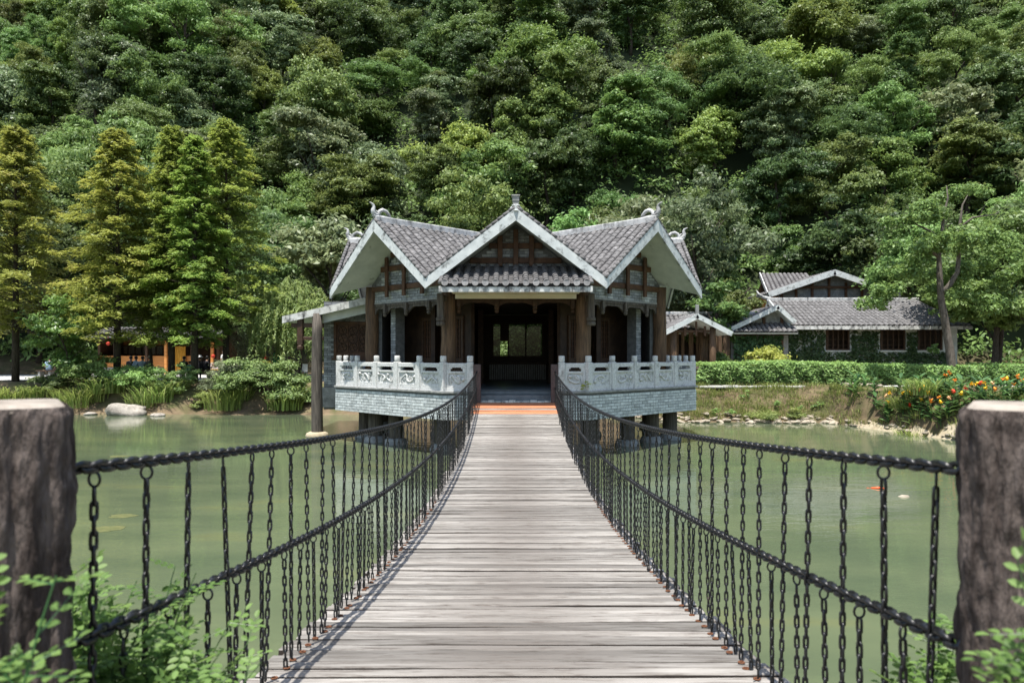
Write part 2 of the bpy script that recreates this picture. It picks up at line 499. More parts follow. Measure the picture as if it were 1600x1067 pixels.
def hill_green(m):
    nt = m.node_tree; N = nt.nodes; L = nt.links
    bs = N['Principled BSDF']; src = bs.inputs['Base Color'].links[0].from_socket
    ge = N.new('ShaderNodeNewGeometry'); sx = N.new('ShaderNodeSeparateXYZ'); L.new(ge.outputs['Position'], sx.inputs[0])
    mr = N.new('ShaderNodeMapRange'); mr.inputs[1].default_value = 1.6; mr.inputs[2].default_value = 3.0; L.new(sx.outputs[2], mr.inputs[0])
    mx = N.new('ShaderNodeMix'); mx.data_type = 'RGBA'; L.new(mr.outputs[0], mx.inputs[0]); L.new(src, mx.inputs[6]); mx.inputs[7].default_value = (.022, .032, .012, 1)
    L.new(mx.outputs[2], bs.inputs['Base Color'])
hill_green(M_ground)
g = link('ground', np_mesh('ground', np.stack([GX, GY, GZ], -1).reshape(-1, 3), quads, M_ground, smooth=True))
tag(g, 'brown soil banks around the pond rising to the wooded hill', None, kind='structure')

wat = MB()
wat.add([(-120, -3, 0), (60, -3, 0), (60, 40, 0), (-120, 40, 0)], [(0, 1, 2, 3)])
wo = wat.build('water', M_water)
tag(wo, 'still murky green pond under the bridge and pavilion', None, kind='structure')

# promenade on the far bank
pv = MB()
NP = 60
xs = np.linspace(-75, -3.5, NP)
vs = []; fs = []
for x in xs:
    for y in (34.6, 37.5, 41.5, 46):
        vs.append((x, y, gz(x, min(y, 44)) + .03))
for i in range(NP - 1):
    for j in range(3):
        a = i * 4 + j
        fs.append((a, a + 4, a + 5, a + 1))
pv.add(vs, fs)
tag(pv.build('promenade', M_pave), 'pale paved promenade behind the bank under the trees', None, kind='structure')
pr = MB()
xs = np.linspace(4.5, 40, 50); vs = []; fs = []
for x in xs:
    for y in (31.2, 33.2):
        vs.append((x, y, gz(x, y) + .03))
for i in range(49): fs.append((2 * i, 2 * i + 2, 2 * i + 3, 2 * i + 1))
pr.add(vs, fs)
tag(pr.build('path', M_pave), 'pale path between the hedges and the tiled houses', None, kind='structure')
kb = MB()
for i in range(40):
    x0, x1 = 6.0 + i * .62, 6.0 + i * .62 + .61
    yy = 29.35
    kb.bbox(x0, x1, yy - .1, yy + .12, 1.255, 1.335 + .012 * math.sin(i * 2.1), .015)
tag(kb.build('kerb', M_kerb), 'thin pale kerb running under the clipped hedges', None, kind='structure')

# sandy spit at the foot of the flower bed
sp = MB()
vs = []; fs = []
SPX = np.linspace(12.25, 15.6, 34)
for x in SPX:
    sy = float(shore(x))
    for o, dz in ((-.55, -.09), (-.1, .05), (.45, .13), (.95, .12)):
        yy = sy + o
        vs.append((x + .12 * o, yy, max(gz(x, yy), -.02) + dz + .03 * mnoise.noise(Vector((x * 2, yy * 2, 0)))))
for i in range(33):
    for j in range(3):
        a = i * 4 + j
        fs.append((a, a + 4, a + 5, a + 1))
sp.add(vs, fs)
tag(sp.build('sandy_shore', M_sand, smooth=True), 'pale sandy spit below the canna bed', None, kind='structure')

# ------------------------------------------------------------------ chain bridge
deck_p = np.polyfit([1.2, 2.78, 5.6, 7.8, 11.4, 14.8, 17.07, 18.4], [-1.08, -1.27, -1.66, -1.80, -1.82, -1.68, -1.43, -1.20], 4)
up_p = np.polyfit([1.64, 3.92, 5.44, 8, 11.2, 15, 18.4], [-.257, -.4585, -.554, -.66, -.70, -.63, -.43], 3)
lo_p = np.polyfit([1.64, 3.92, 5.44, 7.8, 10.5, 13.3, 16, 18.4], [-.66, -.913, -1.03, -1.18, -1.21, -1.15, -1.02, -.854], 3)
Dk = lambda d: E + float(np.polyval(deck_p, d))
Up = lambda d: E + float(np.polyval(up_p, d))
Lo = lambda d: E + float(np.polyval(lo_p, d))
bridge = empty('chain_bridge', (0, 1.2, Dk(1.2)), 'sagging plank footbridge with black chain railings leading to the pavilion', 'footbridge')
BB = base_of(bridge)

def plank_mesh(k, wd, half):
    rg = random.Random(k)
    nseg = 14
    vs = []; fs = []
    prof = [(-.5, -1), (-.5, -.12), (-.44, 0), (0, .0), (.44, 0), (.5, -.12), (.5, -1)]
    th = .045
    bow = rg.uniform(-.006, .006)
    for i in range(nseg + 1):
        t = i / nseg
        x = -half + 2 * half * t
        ew = 1 + .05 * mnoise.noise(Vector((x * 1.7, k * 3.1, 0)))
        ez = .005 * mnoise.noise(Vector((x * 1.3, k * 5.7, 4)))
        for a, b in prof:
            e = .004 * mnoise.noise(Vector((x * 5, k * 1.9 + a * 9, 2))) if abs(a) > .4 else 0
            vs.append((x, a * wd * ew + e + bow * math.sin(math.pi * t), b * th + ez))
    m = len(prof)
    for i in range(nseg):
        for j in range(m - 1):
            fs.append((i * m + j, (i + 1) * m + j, (i + 1) * m + j + 1, i * m + j + 1))
        fs.append((i * m + m - 1, (i + 1) * m + m - 1, (i + 1) * m, i * m))
    fs.append(tuple(range(m))); fs.append(tuple(nseg * m + j for j in range(m - 1, -1, -1)))
    me = bpy.data.meshes.new('plank')
    me.from_pydata(vs, [], fs)
    return me
d = 1.0
k = 0
rg = random.Random(5)
while d < 18.36:
    wd = rg.choice((.062, .07, .08, .09, .1, .075))
    gap = rg.choice((.005, .007, .010, .006, .016, .006, .022, .008))
    if d + wd > 18.4: break
    c = d + wd / 2
    new = c > 17.08
    if new: gap = .006
    me = plank_mesh(k, wd, 1.10 + rg.uniform(-.025, .025))
    me.materials.append(M_newplank if new and abs(c - 17.62) > .09 else M_plank)
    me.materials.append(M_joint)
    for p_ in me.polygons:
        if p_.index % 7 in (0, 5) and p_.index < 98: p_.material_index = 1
    o = link('plank', me, bridge)
    sl = (Dk(c + .05) - Dk(c - .05)) / .1
    o.location = Vector((rg.uniform(-.015, .015), c, Dk(c) + rg.uniform(-.006, .006))) - BB
    o.rotation_euler = (math.atan(sl) + rg.uniform(-.02, .02), rg.uniform(-.004, .004), rg.uniform(-.006, .006))
    if new: o['label'] = 'fresh orange replacement plank'
    d += wd + gap
    k += 1
for x in (-.92, .92, -.35, .35):
    b = MB()
    b.tube([(x, dd, Dk(dd) - .075) for dd in np.linspace(1.0, 18.5, 40)], .022, 6)
    b.build('support_cable', M_chain, bridge, smooth=True)
b = MB()
for i in range(12):
    x0 = -1.1 + i * 2.2 / 12
    b.bbox(x0 + .004, x0 + 2.2 / 12 - .004, 18.42, 18.60, 1.2, Dk(18.4) + .012 + .012 * (i % 3), .012)
b.build('threshold', M_fascia, bridge)

# chain links
def link_ring(pitch, rw, wout, n=12, m=6):
    """stadium ring lying in local x,z, long axis z"""
    h = pitch / 2 + rw * .9
    r = wout / 2 - rw
    pts = []
    for i in range(n):
        a = 2 * math.pi * i / n
        cx_, cz_ = math.cos(a) * r, math.sin(a) * r
        cz_ += (h - r) * (1 if math.sin(a) > 1e-6 else (-1 if math.sin(a) < -1e-6 else 0))
        pts.append((cx_, 0, cz_))
    return pts
HP = .036
def chain_mb(n, rw=.0044, wout=.022, pitch=HP, first_ring=True):
    b = MB()
    z = -.0
    if first_ring:
        b.tube([(math.cos(a) * .0145, 0, -.018 + math.sin(a) * .018) for a in np.linspace(0, 2 * math.pi, 12, endpoint=False)], .0036, 5, closed=True)
        z = -.040
    base = link_ring(pitch, rw, wout)
    for i in range(n):
        zc = z - pitch * (i + .5)
        R = Matrix.Rotation(math.radians(45 if i % 2 else -45), 4, 'Z')
        b.tube([Vector((0, 0, zc)) + (R @ Vector(p)) for p in base], rw, 5, closed=True)
    return b
LINK_A = MB(); LINK_A.tube([Matrix.Rotation(math.radians(45), 4, 'Z') @ Vector(p) for p in link_ring(HP, .0044, .022)], .0044, 6, closed=True)
LINK_A = LINK_A.mesh('link', M_chain, smooth=True)
LINK_B = MB(); LINK_B.tube([Matrix.Rotation(math.radians(-45), 4, 'Z') @ Vector(p) for p in link_ring(HP, .0044, .022)], .0044, 6, closed=True)
LINK_B = LINK_B.mesh('link', M_chain, smooth=True)
RING = MB(); RING.tube([(math.cos(a) * .0145, 0, -.018 + math.sin(a) * .018) for a in np.linspace(0, 2 * math.pi, 14, endpoint=False)], .0036, 6, closed=True)
RING = RING.mesh('ring', M_chain, smooth=True)
CM = {}
def chain_mesh(n):
    if n not in CM: CM[n] = chain_mb(n).mesh('hanging_chain', M_chain, smooth=True)
    return CM[n]
FOOT = MB(); FOOT.tube([(math.cos(a) * .013, math.sin(a) * .010, .003) for a in np.linspace(0, 2 * math.pi, 10, endpoint=False)], .004, 5, closed=True)
FOOT = FOOT.mesh('foot_ring', M_rust, smooth=True)
n_links = 0
for side in (-1, 1):
    for typ in (0, 1):
        fn = Up if typ == 0 else Lo
        d = 1.70 if typ == 0 else 1.84
        while d < 18.25:
            zt = fn(d) - .012
            L_ = zt - (Dk(d) + .012)
            n = max(3, int(round((L_ - .04) / HP)))
            sc = L_ / (.04 + n * HP)
            rz = random.uniform(-1.2, 1.2)
            tilt = (random.uniform(-.035, .035), random.uniform(-.018, .018))
            loc = Vector((side * (1.0 + random.uniform(-.008, .008)), d, zt)) - BB
            if d < 2.75 and n_links < 290:
                o = bpy.data.objects.new('hanging_chain', None); o.empty_display_size = .05
                COL.objects.link(o); o.parent = bridge
                r_ = link('ring', RING, o)
                for i in range(n):
                    l_ = link('link', LINK_A if i % 2 else LINK_B, o, (0, 0, -.04 - HP * (i + .5)))
                    n_links += 1
            else:
                o = link('hanging_chain', chain_mesh(n), bridge)
            o.location = loc
            o.rotation_euler = (tilt[0], tilt[1], rz)
            o.scale = (1, 1, sc)
            if d < 9 and Dk(d) < zt:
                f_ = link('foot_ring', FOOT, bridge, Vector((loc.x + side * -.01, d - L_ * 0.0 - BB.y, Dk(d) + .006 - BB.z)))
            d += .245 * random.uniform(.93, 1.07)
for side in (-1, 1):
    for fn in (Up, Lo):
        dd = np.linspace(1.62, 18.38, 1500)
        zz = np.array([fn(q) for q in dd])
        arc = np.concatenate([[0], np.cumsum(np.hypot(np.diff(dd), np.diff(zz)))])
        HPI = .036
        nl = int(arc[-1] / HPI)
        b = MB()
        basep = link_ring(HPI, .0075, .042, 10)
        for i in range(nl):
            s_ = (i + .5) * HPI
            y = float(np.interp(s_, arc, dd)); z = float(np.interp(s_, arc, zz))
            y2 = float(np.interp(s_ + .01, arc, dd)); z2 = float(np.interp(s_ + .01, arc, zz))
            t = Vector((0, y2 - y, z2 - z)).normalized()
            Q = t.to_track_quat('Z', 'X').to_matrix().to_4x4()
            R = Q @ Matrix.Rotation(math.radians(45 + 90 * (i % 2)), 4, 'Z')
            b.tube([Vector((side * 1.0, y, z)) + (R @ Vector(p)) for p in basep], .0075, 5, closed=True)
        b.build('handrail_chain', M_chain, bridge, smooth=True)

# posts
def bark_post(cx, cy, half, z0, z1, name, label, ang, seed, amp=.024):
    n, m = 168, 90
    vs = []; fs = []
    o3 = seed * 13.7
    def radius(a):
        p = 5.0
        return half / ((abs(math.cos(a)) ** p + abs(math.sin(a)) ** p) ** (1 / p))
    rows = [z0 + (z1 - .02 - z0) * i / (m - 1) for i in range(m)]
    for z in rows:
        for i in range(n):
            a = 2 * math.pi * i / n
            r = radius(a)
            q = Vector((math.cos(a) * r * 34, math.sin(a) * r * 34, z * 4.2 + o3))
            dsp = mnoise.noise(q) * .6 + abs(mnoise.noise(q * 2.1)) * .7 + .3 * mnoise.noise(Vector((q.x * 2.5, q.y * 2.5, z * 22)))
            r2 = r + (dsp - .4) * amp
            vs.append((math.cos(a + ang) * r2, math.sin(a + ang) * r2, z - z0))
    for i in range(n):
        a = 2 * math.pi * i / n
        r = radius(a) - .014
        vs.append((math.cos(a + ang) * r, math.sin(a + ang) * r, z1 - z0 - .004))
    for j in range(m):
        for i in range(n):
            l = (i + 1) % n
            fs.append((j * n + i, j * n + l, (j + 1) * n + l, (j + 1) * n + i))
    me = bpy.data.meshes.new(name)
    me.from_pydata(vs, [], fs)
    me.materials.append(M_bark_post)
    me.polygons.foreach_set('use_smooth', [True] * len(me.polygons))
    root = empty(name, (cx, cy, z0), label, 'post', 'rough posts at the near end of the footbridge')
    link('shaft', me, root)
    cap = MB()
    ring = []
    for i in range(48):
        a = 2 * math.pi * i / 48
        r = radius(a) - .013
        ring.append((math.cos(a + ang) * r, math.sin(a + ang) * r))
    vs = [(x, y, z1 - z0 - .012) for x, y in ring] + [(x * .9, y * .9, z1 - z0 + .003) for x, y in ring]
    vs.append((0, 0, z1 - z0 + .006))
    fs = [(i, (i + 1) % 48, (i + 1) % 48 + 48, i + 48) for i in range(48)] + [(i + 48, (i + 1) % 48 + 48, 96) for i in range(48)]
    cap.add(vs, fs)
    link('cap', cap.mesh('cap', M_post_top, smooth=True), root)
    return root
bark_post(-1.138, 1.56, .147, gz(-1.1, 1.5) - .1, E - .108, 'bridge_post', 'blurred dark bark-textured post where the railing chains with the leafy shrub begin', math.radians(33), 1)
bark_post(1.138, 1.56, .147, gz(1.1, 1.5) - .1, E - .112, 'bridge_post', 'dark bark-textured post in front of the canna flower bed', math.radians(-33), 2)
for s, lb in ((-1, 'small square brown post at the pavilion end, beside the sunlit carved balustrade'), (1, 'small square brown post at the pavilion end, beside the shaded carved balustrade')):
    b = MB()
    b.bbox(s * 1.0 - .1, s * 1.0 + .1, 18.30, 18.50, .9, E - .25, .015)
    o = b.build('bridge_end_post', M_farpost, origin=(s, 18.4, .9))
    tag(o, lb, 'post', 'square posts at the pavilion end of the footbridge')
# ------------------------------------------------------------------ pavilion
CY, AP, RR, SLP = 23.0, 4.26, 5.33, .775
RZ, FZ = E + 3.57, E - .95
T22 = math.tan(math.radians(22.5))
HS = AP * T22
pav = empty('pavilion', (0, CY, 0), 'octagonal waterside pavilion with white barge boards and many grey tiled gables', 'pavilion')

def wing_M(a):
    a = math.radians(a)
    return Matrix(((math.cos(a), -math.sin(a), 0, 0), (math.sin(a), math.cos(a), 0, CY), (0, 0, 1, 0), (0, 0, 0, 1)))
def edge_M(P, Q, z=0):
    x = Vector((Q[0] - P[0], Q[1] - P[1], 0)).normalized()
    y = Vector((0, 0, 1)).cross(x)
    return Matrix(((x.x, y.x, 0, P[0]), (x.y, y.y, 0, P[1]), (0, 0, 1, z), (0, 0, 0, 1)))

def brickwork(b, x0, x1, z0, z1, yf, bl=.235, bh=.066, j=.013, dep=.02, ok=None, rg=random.Random(3)):
    row = 0
    z = z0
    while z + bh <= z1 + .012:
        x = x0 - (bl + j) / 2 * (row % 2)
        while x < x1:
            a, c = max(x, x0), min(x + bl, x1)
            if c - a > .04 and (ok is None or ok((a + c) / 2, z + bh / 2, (c - a) / 2)):
                b.val = rg.random()
                p = rg.uniform(0, .006)
                b.box(a, c, yf - p, yf + dep, z, min(z + bh, z1))
            x += bl + j
        z += bh + j
        row += 1

def tile_run(b, uc, sgn, L, zt, slope, rc, wid=.185, ex=.12, hgt=.055, axis='u'):
    """run of overlapping barrel tiles going down +s; local x = sgn*s, y = -rc"""
    n = max(1, int(math.ceil(L / ex)))
    rg = random.Random(int(rc * 977 + sgn * 31 + zt * 7))
    for k in range(n):
        s0, s1 = k * ex, min(L, (k + 1) * ex + .02)
        if s1 - s0 < .03: continue
        b.val = rg.random()
        jz = rg.uniform(-.006, .007); jr = rg.uniform(-.011, .011)
        vs = []
        for s_, lift in ((s0, .002), (s1, .020)):
            for q in range(6):
                a = math.pi * q / 5
                vs.append((uc + sgn * s_, -(rc + jr) + math.cos(a) * wid / 2 * (1 if axis == 'u' else 1), zt - slope * s_ + lift + jz + math.sin(a) * hgt))
        for q in range(6):
            x, y, z = vs[6 + q]
            vs.append((x, y, z - .02))
        fs = []
        for q in range(5):
            f1 = (q, q + 1, q + 7, q + 6); f2 = (q + 6, q + 7, q + 13, q + 12)
            fs += [f1 if sgn < 0 else f1[::-1], f2 if sgn < 0 else f2[::-1]]
        b.add(vs, fs)

WIN = RR * T22
VIS = (0, 45, -45, 90, -90)
for a in (0, 45, -45, 90, -90, 135, -135, 180):
    M = wing_M(a)
    for sg in (-1, 1):
        b = MB(M)
        for th0, th1, nm, mt in ((0.0, .06, 'roof_slope', M_tile_bed), (.064, .14, 'soffit', M_plaster)):
            b = MB(M)
            tri = [(0, 0), (0, -RR + .01), (sg * WIN, -RR + .01)]
            top = [(x, y, RZ - SLP * abs(x) - th0) for x, y in tri]
            bot = [(x, y, RZ - SLP * abs(x) - th1) for x, y in tri]
            f = [(0, 1, 2), (5, 4, 3), (0, 3, 4, 1), (1, 4, 5, 2), (2, 5, 3, 0)]
            b.add(top + bot, f if sg > 0 else [x[::-1] for x in f])
            o = b.build(nm, mt, pav)
            if nm == 'roof_slope': slope_o = o
        r = RR - .13
        runs = []
        while r > .45:
            runs.append(r); r -= .24
        if a in VIS:
            for r in runs:
                b = MB(M)
                tile_run(b, 0, sg, r * T22 - .05, RZ + .004, SLP, r)
                b.build('tile_run', M_tile, slope_o, attr=True)
        else:
            b = MB(M)
            for r in runs: tile_run(b, 0, sg, r * T22 - .05, RZ + .004, SLP, r)
            tag(b.build('tiles', M_tile, slope_o, attr=True), kind='stuff')
    # barge board
    e = WIN + .03
    tz = RZ + .055
    b = MB(M)
    b.prism([(0, tz), (-e, tz - SLP * e), (-e, tz - SLP * e - .27), (0, tz - .33), (e, tz - SLP * e - .27), (e, tz - SLP * e)][::-1], -RR - .06, -RR)
    b.build('barge_board', M_barge, pav)
    for sg in (-1, 1):
        b = MB(M)
        L = WIN + .03
        n = 16
        for k in range(n):
            s0, s1 = L * k / n, L * (k + 1) / n + .02
            b.val = random.random()
            b.tube([(sg * s0, -RR - .015, tz - SLP * s0 + .005), (sg * s1, -RR - .015, tz - SLP * s1 + .02)], [.05, .058], 8)
        b.build('verge_tile_run', M_tile, pav, attr=True, smooth=True)
    # ridge
    b = MB(M)
    b.bbox(-.075, .075, -RR - .03, -.2, RZ - .02, RZ + .15, .02)
    b.build('ridge_cap', M_ridge, pav)
    # gable brick wall and timbers
    zb = E + 1.52
    lim = lambda u: RZ - .17 - SLP * abs(u)
    b = MB(M)
    b.prism([(-HS, zb), (HS, zb), (HS, lim(HS)), (0, lim(0)), (-HS, lim(HS))], -AP, -AP + .14)
    b.build('gable_wall', M_mortar, pav)
    if a in VIS:
        b = MB(M)
        brickwork(b, -HS + .01, HS - .01, zb + .005, lim(0), -AP - .018, ok=lambda x, z, h: z + .05 < lim(abs(x) + h))
        tag(b.build('brickwork', M_brick, pav, attr=True), kind='stuff')
        b = MB(M); b.box(-HS, HS, -AP - .035, -AP + .1, zb - .05, zb); b.build('wall_ledge', M_concrete, pav)
        zl = (1.90, 2.45, 2.83)
        for q, zz in enumerate(zl):
            hl = (RZ - .2 - E - zz) / SLP
            hl = min(hl, HS + .1)
            b = MB(M); b.bbox(-hl, hl, -AP - .10, -AP - .02, E + zz - .07, E + zz + .07, .008); b.build('gable_beam', M_midwood, pav)
        for u in ((-.41, 0, .41) if a == 0 else (-.82, 0, .82)):
            top = min(lim(u), E + 3.25)
            b = MB(M); b.bbox(u - .065, u + .065, -AP - .17, -AP - .105, E + (2.3 if a == 0 else 1.64), top, .01)
            b.build('gable_post', M_midwood, pav)
    # finial on the ridge end
    if a == 0:
        b = MB(M)
        b.lathe([(.18, 0), (.155, .05), (.13, .12), (.12, .125)], (0, -RR + .05, RZ - .04), 4)
        b.bbox(-.10, .10, -RR - .05, -RR + .15, RZ + .085, RZ + .11, .008)
        o = b.build('finial', M_barge, pav)
        b = MB(M)
        b.bbox(-.075, .075, -RR - .025, -RR + .125, RZ + .112, RZ + .21, .006)
        b.bbox(-.085, .085, -RR - .035, -RR + .135, RZ + .21, RZ + .33, .008)
        b.bbox(-.105, .105, -RR - .055, -RR + .155, RZ + .33, RZ + .36, .006)
        b.build('finial_block', M_concrete, o)
    else:
        b = MB(M)
        fl = (1, 1, 1)
        z0 = RZ + .13
        P = lambda r, z: (0, -(RR + r * .85), z0 + z * .8)
        arch = [P(-.56, .02), P(-.50, .13), P(-.40, .23), P(-.27, .26), P(-.16, .20), P(-.10, .08), P(-.12, .0)]
        b.tube(arch, [.04, .046, .05, .052, .05, .05, .05], 8)
        b.tube([P(-.56, .02), P(-.3, .02), P(0, .02), P(.08, .05)], [.04, .045, .06, .05], 8)
        horn = [P(-.10, .05), P(.0, .06), P(.08, .12), P(.09, .22), P(.06, .31), P(.09, .39), P(.18, .44), P(.22, .45)]
        b.tube(horn, [.045, .058, .062, .057, .046, .034, .02, .006], 8)
        b.tube([P(-.10, .1), P(-.05, .18), P(.0, .22)], [.03, .03, .012], 6)
        b.build('finial', M_ridge, pav, smooth=True)
b = MB(); b.lathe([(.5, 0), (.3, .12), (.12, .3)], (0, CY, RZ), 8); b.build('apex_cap', M_ridge, pav)

# pent roof over the entrance
M0 = wing_M(0)
PR0, PR1, PZ0, PZ1 = AP + .02, RR + .40, E + 2.30, E + 1.70
psl = (PZ0 - PZ1) / (PR1 - PR0)
b = MB(M0)
HW = 1.80
b.add([(-HW, -PR0, PZ0), (HW, -PR0, PZ0), (HW, -PR1, PZ1), (-HW, -PR1, PZ1), (-HW, -PR0, PZ0 - .07), (HW, -PR0, PZ0 - .07), (HW, -PR1, PZ1 - .07), (-HW, -PR1, PZ1 - .07)],
      [(3, 2, 1, 0), (4, 5, 6, 7), (0, 1, 5, 4), (2, 3, 7, 6), (1, 2, 6, 5), (3, 0, 4, 7)])
pent = b.build('pent_roof', M_tile_bed, pav)
# one barrel tile, shared
tb = MB()
ex = .152
ang = math.atan(psl)
tl = ex / math.cos(ang) + .03
vs = []
for s_, r_ in ((0, .066), (tl, .078)):
    for q in range(8):
        a = math.pi * q / 7
        vs.append((math.cos(a) * r_, -s_, math.sin(a) * r_ * .85))
for q in range(8):
    x, y, z = vs[8 + q]; vs.append((x * .8, y, z * .75))
fs = []
for q in range(7):
    fs += [(q, q + 8, q + 9, q + 1), (q + 8, q + 16, q + 17, q + 9)]
tb.add(vs, fs)
TILE = tb.mesh('tile', M_tile, smooth=False)
pb = MB()
vs = []
for s_, lz in ((0, .0), (tl, .014)):
    for q in range(5):
        a = math.pi * q / 4
        vs.append((math.cos(a) * .075, -s_, lz + .03 - math.sin(a) * .03))
for q in range(5):
    x, y, z = vs[5 + q]; vs.append((x, y, z - .014))
fs = []
for q in range(4):
    fs += [(q, q + 5, q + 6, q + 1), (q + 5, q + 10, q + 11, q + 6)]
pb.add(vs, fs)
PAN = pb.mesh('pan_tile', M_tile)
capm = MB()
capm.tube([(0, 0, 0), (0, -.03, 0)], [.082, .082], 14)
CAP = capm.mesh('end_cap', M_cap)
NR = int((PR1 - PR0) / ex)
pbase = base_of(pent)
for i in range(15):
    u = -1.71 + i * 3.42 / 14
    for k in range(NR):
        r_ = PR1 - (k + 1) * ex
        o = link('tile', TILE, pent, M0 @ Vector((u + random.uniform(-.006, .006), -r_, PZ1 + psl * (PR1 - r_) + .045)) - pbase)
        o.rotation_euler = (ang - .04 + random.uniform(-.02, .02), random.uniform(-.04, .04), random.uniform(-.04, .04))
    o = link('end_cap', CAP, pent, M0 @ Vector((u, -PR1 - .012, PZ1 + .035)) - pbase)
    if i < 14:
        for k in range(NR):
            r_ = PR1 - (k + 1) * ex
            o = link('pan_tile', PAN, pent, M0 @ Vector((u + 1.71 / 14, -r_, PZ1 + psl * (PR1 - r_) + .008)) - pbase)
            o.rotation_euler = (ang - .03, 0, 0)
b = MB(M0); b.bbox(-HW - .06, HW + .06, -PR1 - .0, -PR1 + .05, PZ1 - .19, PZ1 - .045, .006); b.build('eave_board', M_fascia, pav)
b = MB(M0); b.box(-1.62, 1.62, -PR1 + .06, -AP - .25, PZ1 - .135, PZ1 - .105); b.box(-1.56, 1.56, -AP - .29, -AP - .22, PZ1 - .26, PZ1 - .14); b.build('entrance_soffit', M_cream, pav)
for sg in (-1, 1):
    b = MB(M0)
    for k in range(9):
        s0, s1 = PR0 + (PR1 - PR0) * k / 9, PR0 + (PR1 - PR0) * (k + 1) / 9 + .02
        b.val = random.random()
        b.tube([(sg * (HW + .02), -s0, PZ0 - psl * (s0 - PR0) + .03), (sg * (HW + .02), -s1, PZ0 - psl * (s1 - PR0) + .045)], [.055, .062], 8)
    b.build('verge_tile_run', M_tile, pav, attr=True, smooth=True)

# log columns at the octagon corners
VR = AP / math.cos(math.radians(22.5))
for kk in range(8):
    a = math.radians(22.5 + 45 * kk)
    x, y = VR * math.sin(a), CY - VR * math.cos(a)
    top = E + 1.75 if kk in (0, 7) else E + 1.98
    b = MB()
    pts = []; rad = []
    for q in range(9):
        t = q / 8
        pts.append((x + .01 * math.sin(q * 1.7 + kk), y + .01 * math.cos(q * 2.1), FZ + (top - FZ) * t)); rad.append(.205 - .02 * t + .006 * math.sin(q * 2.3 + kk))
    b.tube(pts, rad, 18)
    b.build('column', M_log, pav, smooth=True)
    b = MB(); b.lathe([(.27, 0), (.29, .06), (.27, .12), (.23, .15)], (x, y, FZ), 18); b.build('column_base', M_concrete, pav, smooth=True)
# carved pendant posts beside the entrance columns
for sg in (-1, 1):
    b = MB()
    x, y = sg * 1.93, 18.36
    b.bbox(x - .085, x + .085, y - .085, y + .085, E + .95, E + 1.56, .012)
    b.lathe([(.10, 0), (.115, .03), (.115, .09), (.085, .11), (.12, .13), (.12, .2), (.08, .23)], (x, y, E + .74), 12)
    b.build('pendant_post', M_greylog, pav)
    b = MB(); b.beam((x, y, E + 1.45), (sg * 1.75, 18.75, E + 1.45), .09, .14); b.build('bracket', M_greylog, pav)

# carved friezes with drops
for a in VIS:
    M = wing_M(a)
    r = AP - .02 if a else AP - .14
    ht = E + 1.465
    us = [-1.02, 0, 1.02] if a else [-1.5, -.5, .5, 1.5]
    lo = .30 if a else .22
    b = MB(M)
    lim_ = HS - .18
    poly = [(-lim_, ht), (lim_, ht)]
    kx = [lim_] + us[::-1] + [-lim_]
    for i in range(len(kx) - 1):
        x0, x1 = kx[i], kx[i + 1]
        for q in range(9):
            t = q / 8
            poly.append((x0 + (x1 - x0) * t, ht - lo * (.42 + .5 * abs(2 * t - 1) ** 2.2 + .06 * math.cos(t * 12.6))))
    b.prism(poly, -r - .03, -r + .03)
    fr = b.build('frieze', M_greylog if a else M_darkwood, pav)
    b = MB(M); b.bbox(-lim_, lim_, -r - .06, -r + .05, ht - .07, ht - .004, .006); b.build('frieze_rail', M_greylog if a else M_darkwood, pav)
    for u in us:
        b = MB(M)
        b.bbox(u - .055, u + .055, -r - .12, -r - .035, ht - .22, ht - .02, .008)
        b.lathe([(.03, 0), (.055, .03), (.06, .07), (.045, .09), (.065, .11), (.065, .15), (.045, .17)], (u, -r - .077, ht - .38), 10)
        b.build('frieze_drop', M_greylog if a else M_darkwood, fr)

# platform
PL = [(-1.2, 18.26), (-1.2, 19.05), (1.2, 19.05), (1.2, 18.26), (1.87, 18.26), (5.43, 21.66), (5.43, 27.7), (-5.43, 27.7), (-5.43, 21.66), (-1.87, 18.26)]
b = MB(); b.slab(PL, FZ - .72, FZ); b.build('platform', M_mortar, pav)
b = MB(); b.slab([(x * .995, CY + (y - CY) * .995) for x, y in PL], FZ + .003, FZ + .01); b.build('platform_floor', M_floor, pav)
edges = [((-5.43, 21.66), (-1.87, 18.26)), ((1.87, 18.26), (5.43, 21.66)), ((-1.87, 18.26), (-1.2, 18.26)), ((1.2, 18.26), (1.87, 18.26)), ((5.43, 21.66), (5.43, 27.7)), ((-5.43, 27.7), (-5.43, 21.66))]
for P_, Q_ in edges:
    L_ = math.hypot(Q_[0] - P_[0], Q_[1] - P_[1])
    b = MB(edge_M(P_, Q_))
    brickwork(b, 0, L_, FZ - .715, FZ - .035, -.02)
    tag(b.build('brickwork', M_brickbase, pav, attr=True), kind='stuff')
    b = MB(edge_M(P_, Q_)); b.bbox(-.03, L_ + .03, -.062, .16, FZ - .03, FZ + .022, .008); b.build('coping', M_concrete, pav)
for x, y in ((-4.2, 21.5), (-4.75, 22.7), (-3.5, 20.9), (4.05, 21.4), (4.75, 22.1), (3.2, 20.6), (-2.0, 19.6), (2.0, 19.6), (-4.8, 26), (4.8, 26), (0, 20), (-2.4, 23), (2.4, 23)):
    b = MB(); b.tube([(x, y, -1.4), (x, y, .5), (x, y, FZ - .71)], [.235, .225, .22], 16); p_ = b.build('pillar', M_greylog, pav, smooth=True)
    b = MB(); b.lathe([(.34, 0), (.36, .08), (.33, .2), (.25, .26)], (x, y, -.08), 16); b.build('pillar_base', M_concrete, p_, smooth=True)
for i in range(2):
    b = MB(); b.bbox(-1.19, 1.19, 18.62 + .22 * i, 19.04, FZ - .72 if i == 0 else FZ - .09, FZ - .10 + .08 * i, .012); b.build('step', M_floor, pav)

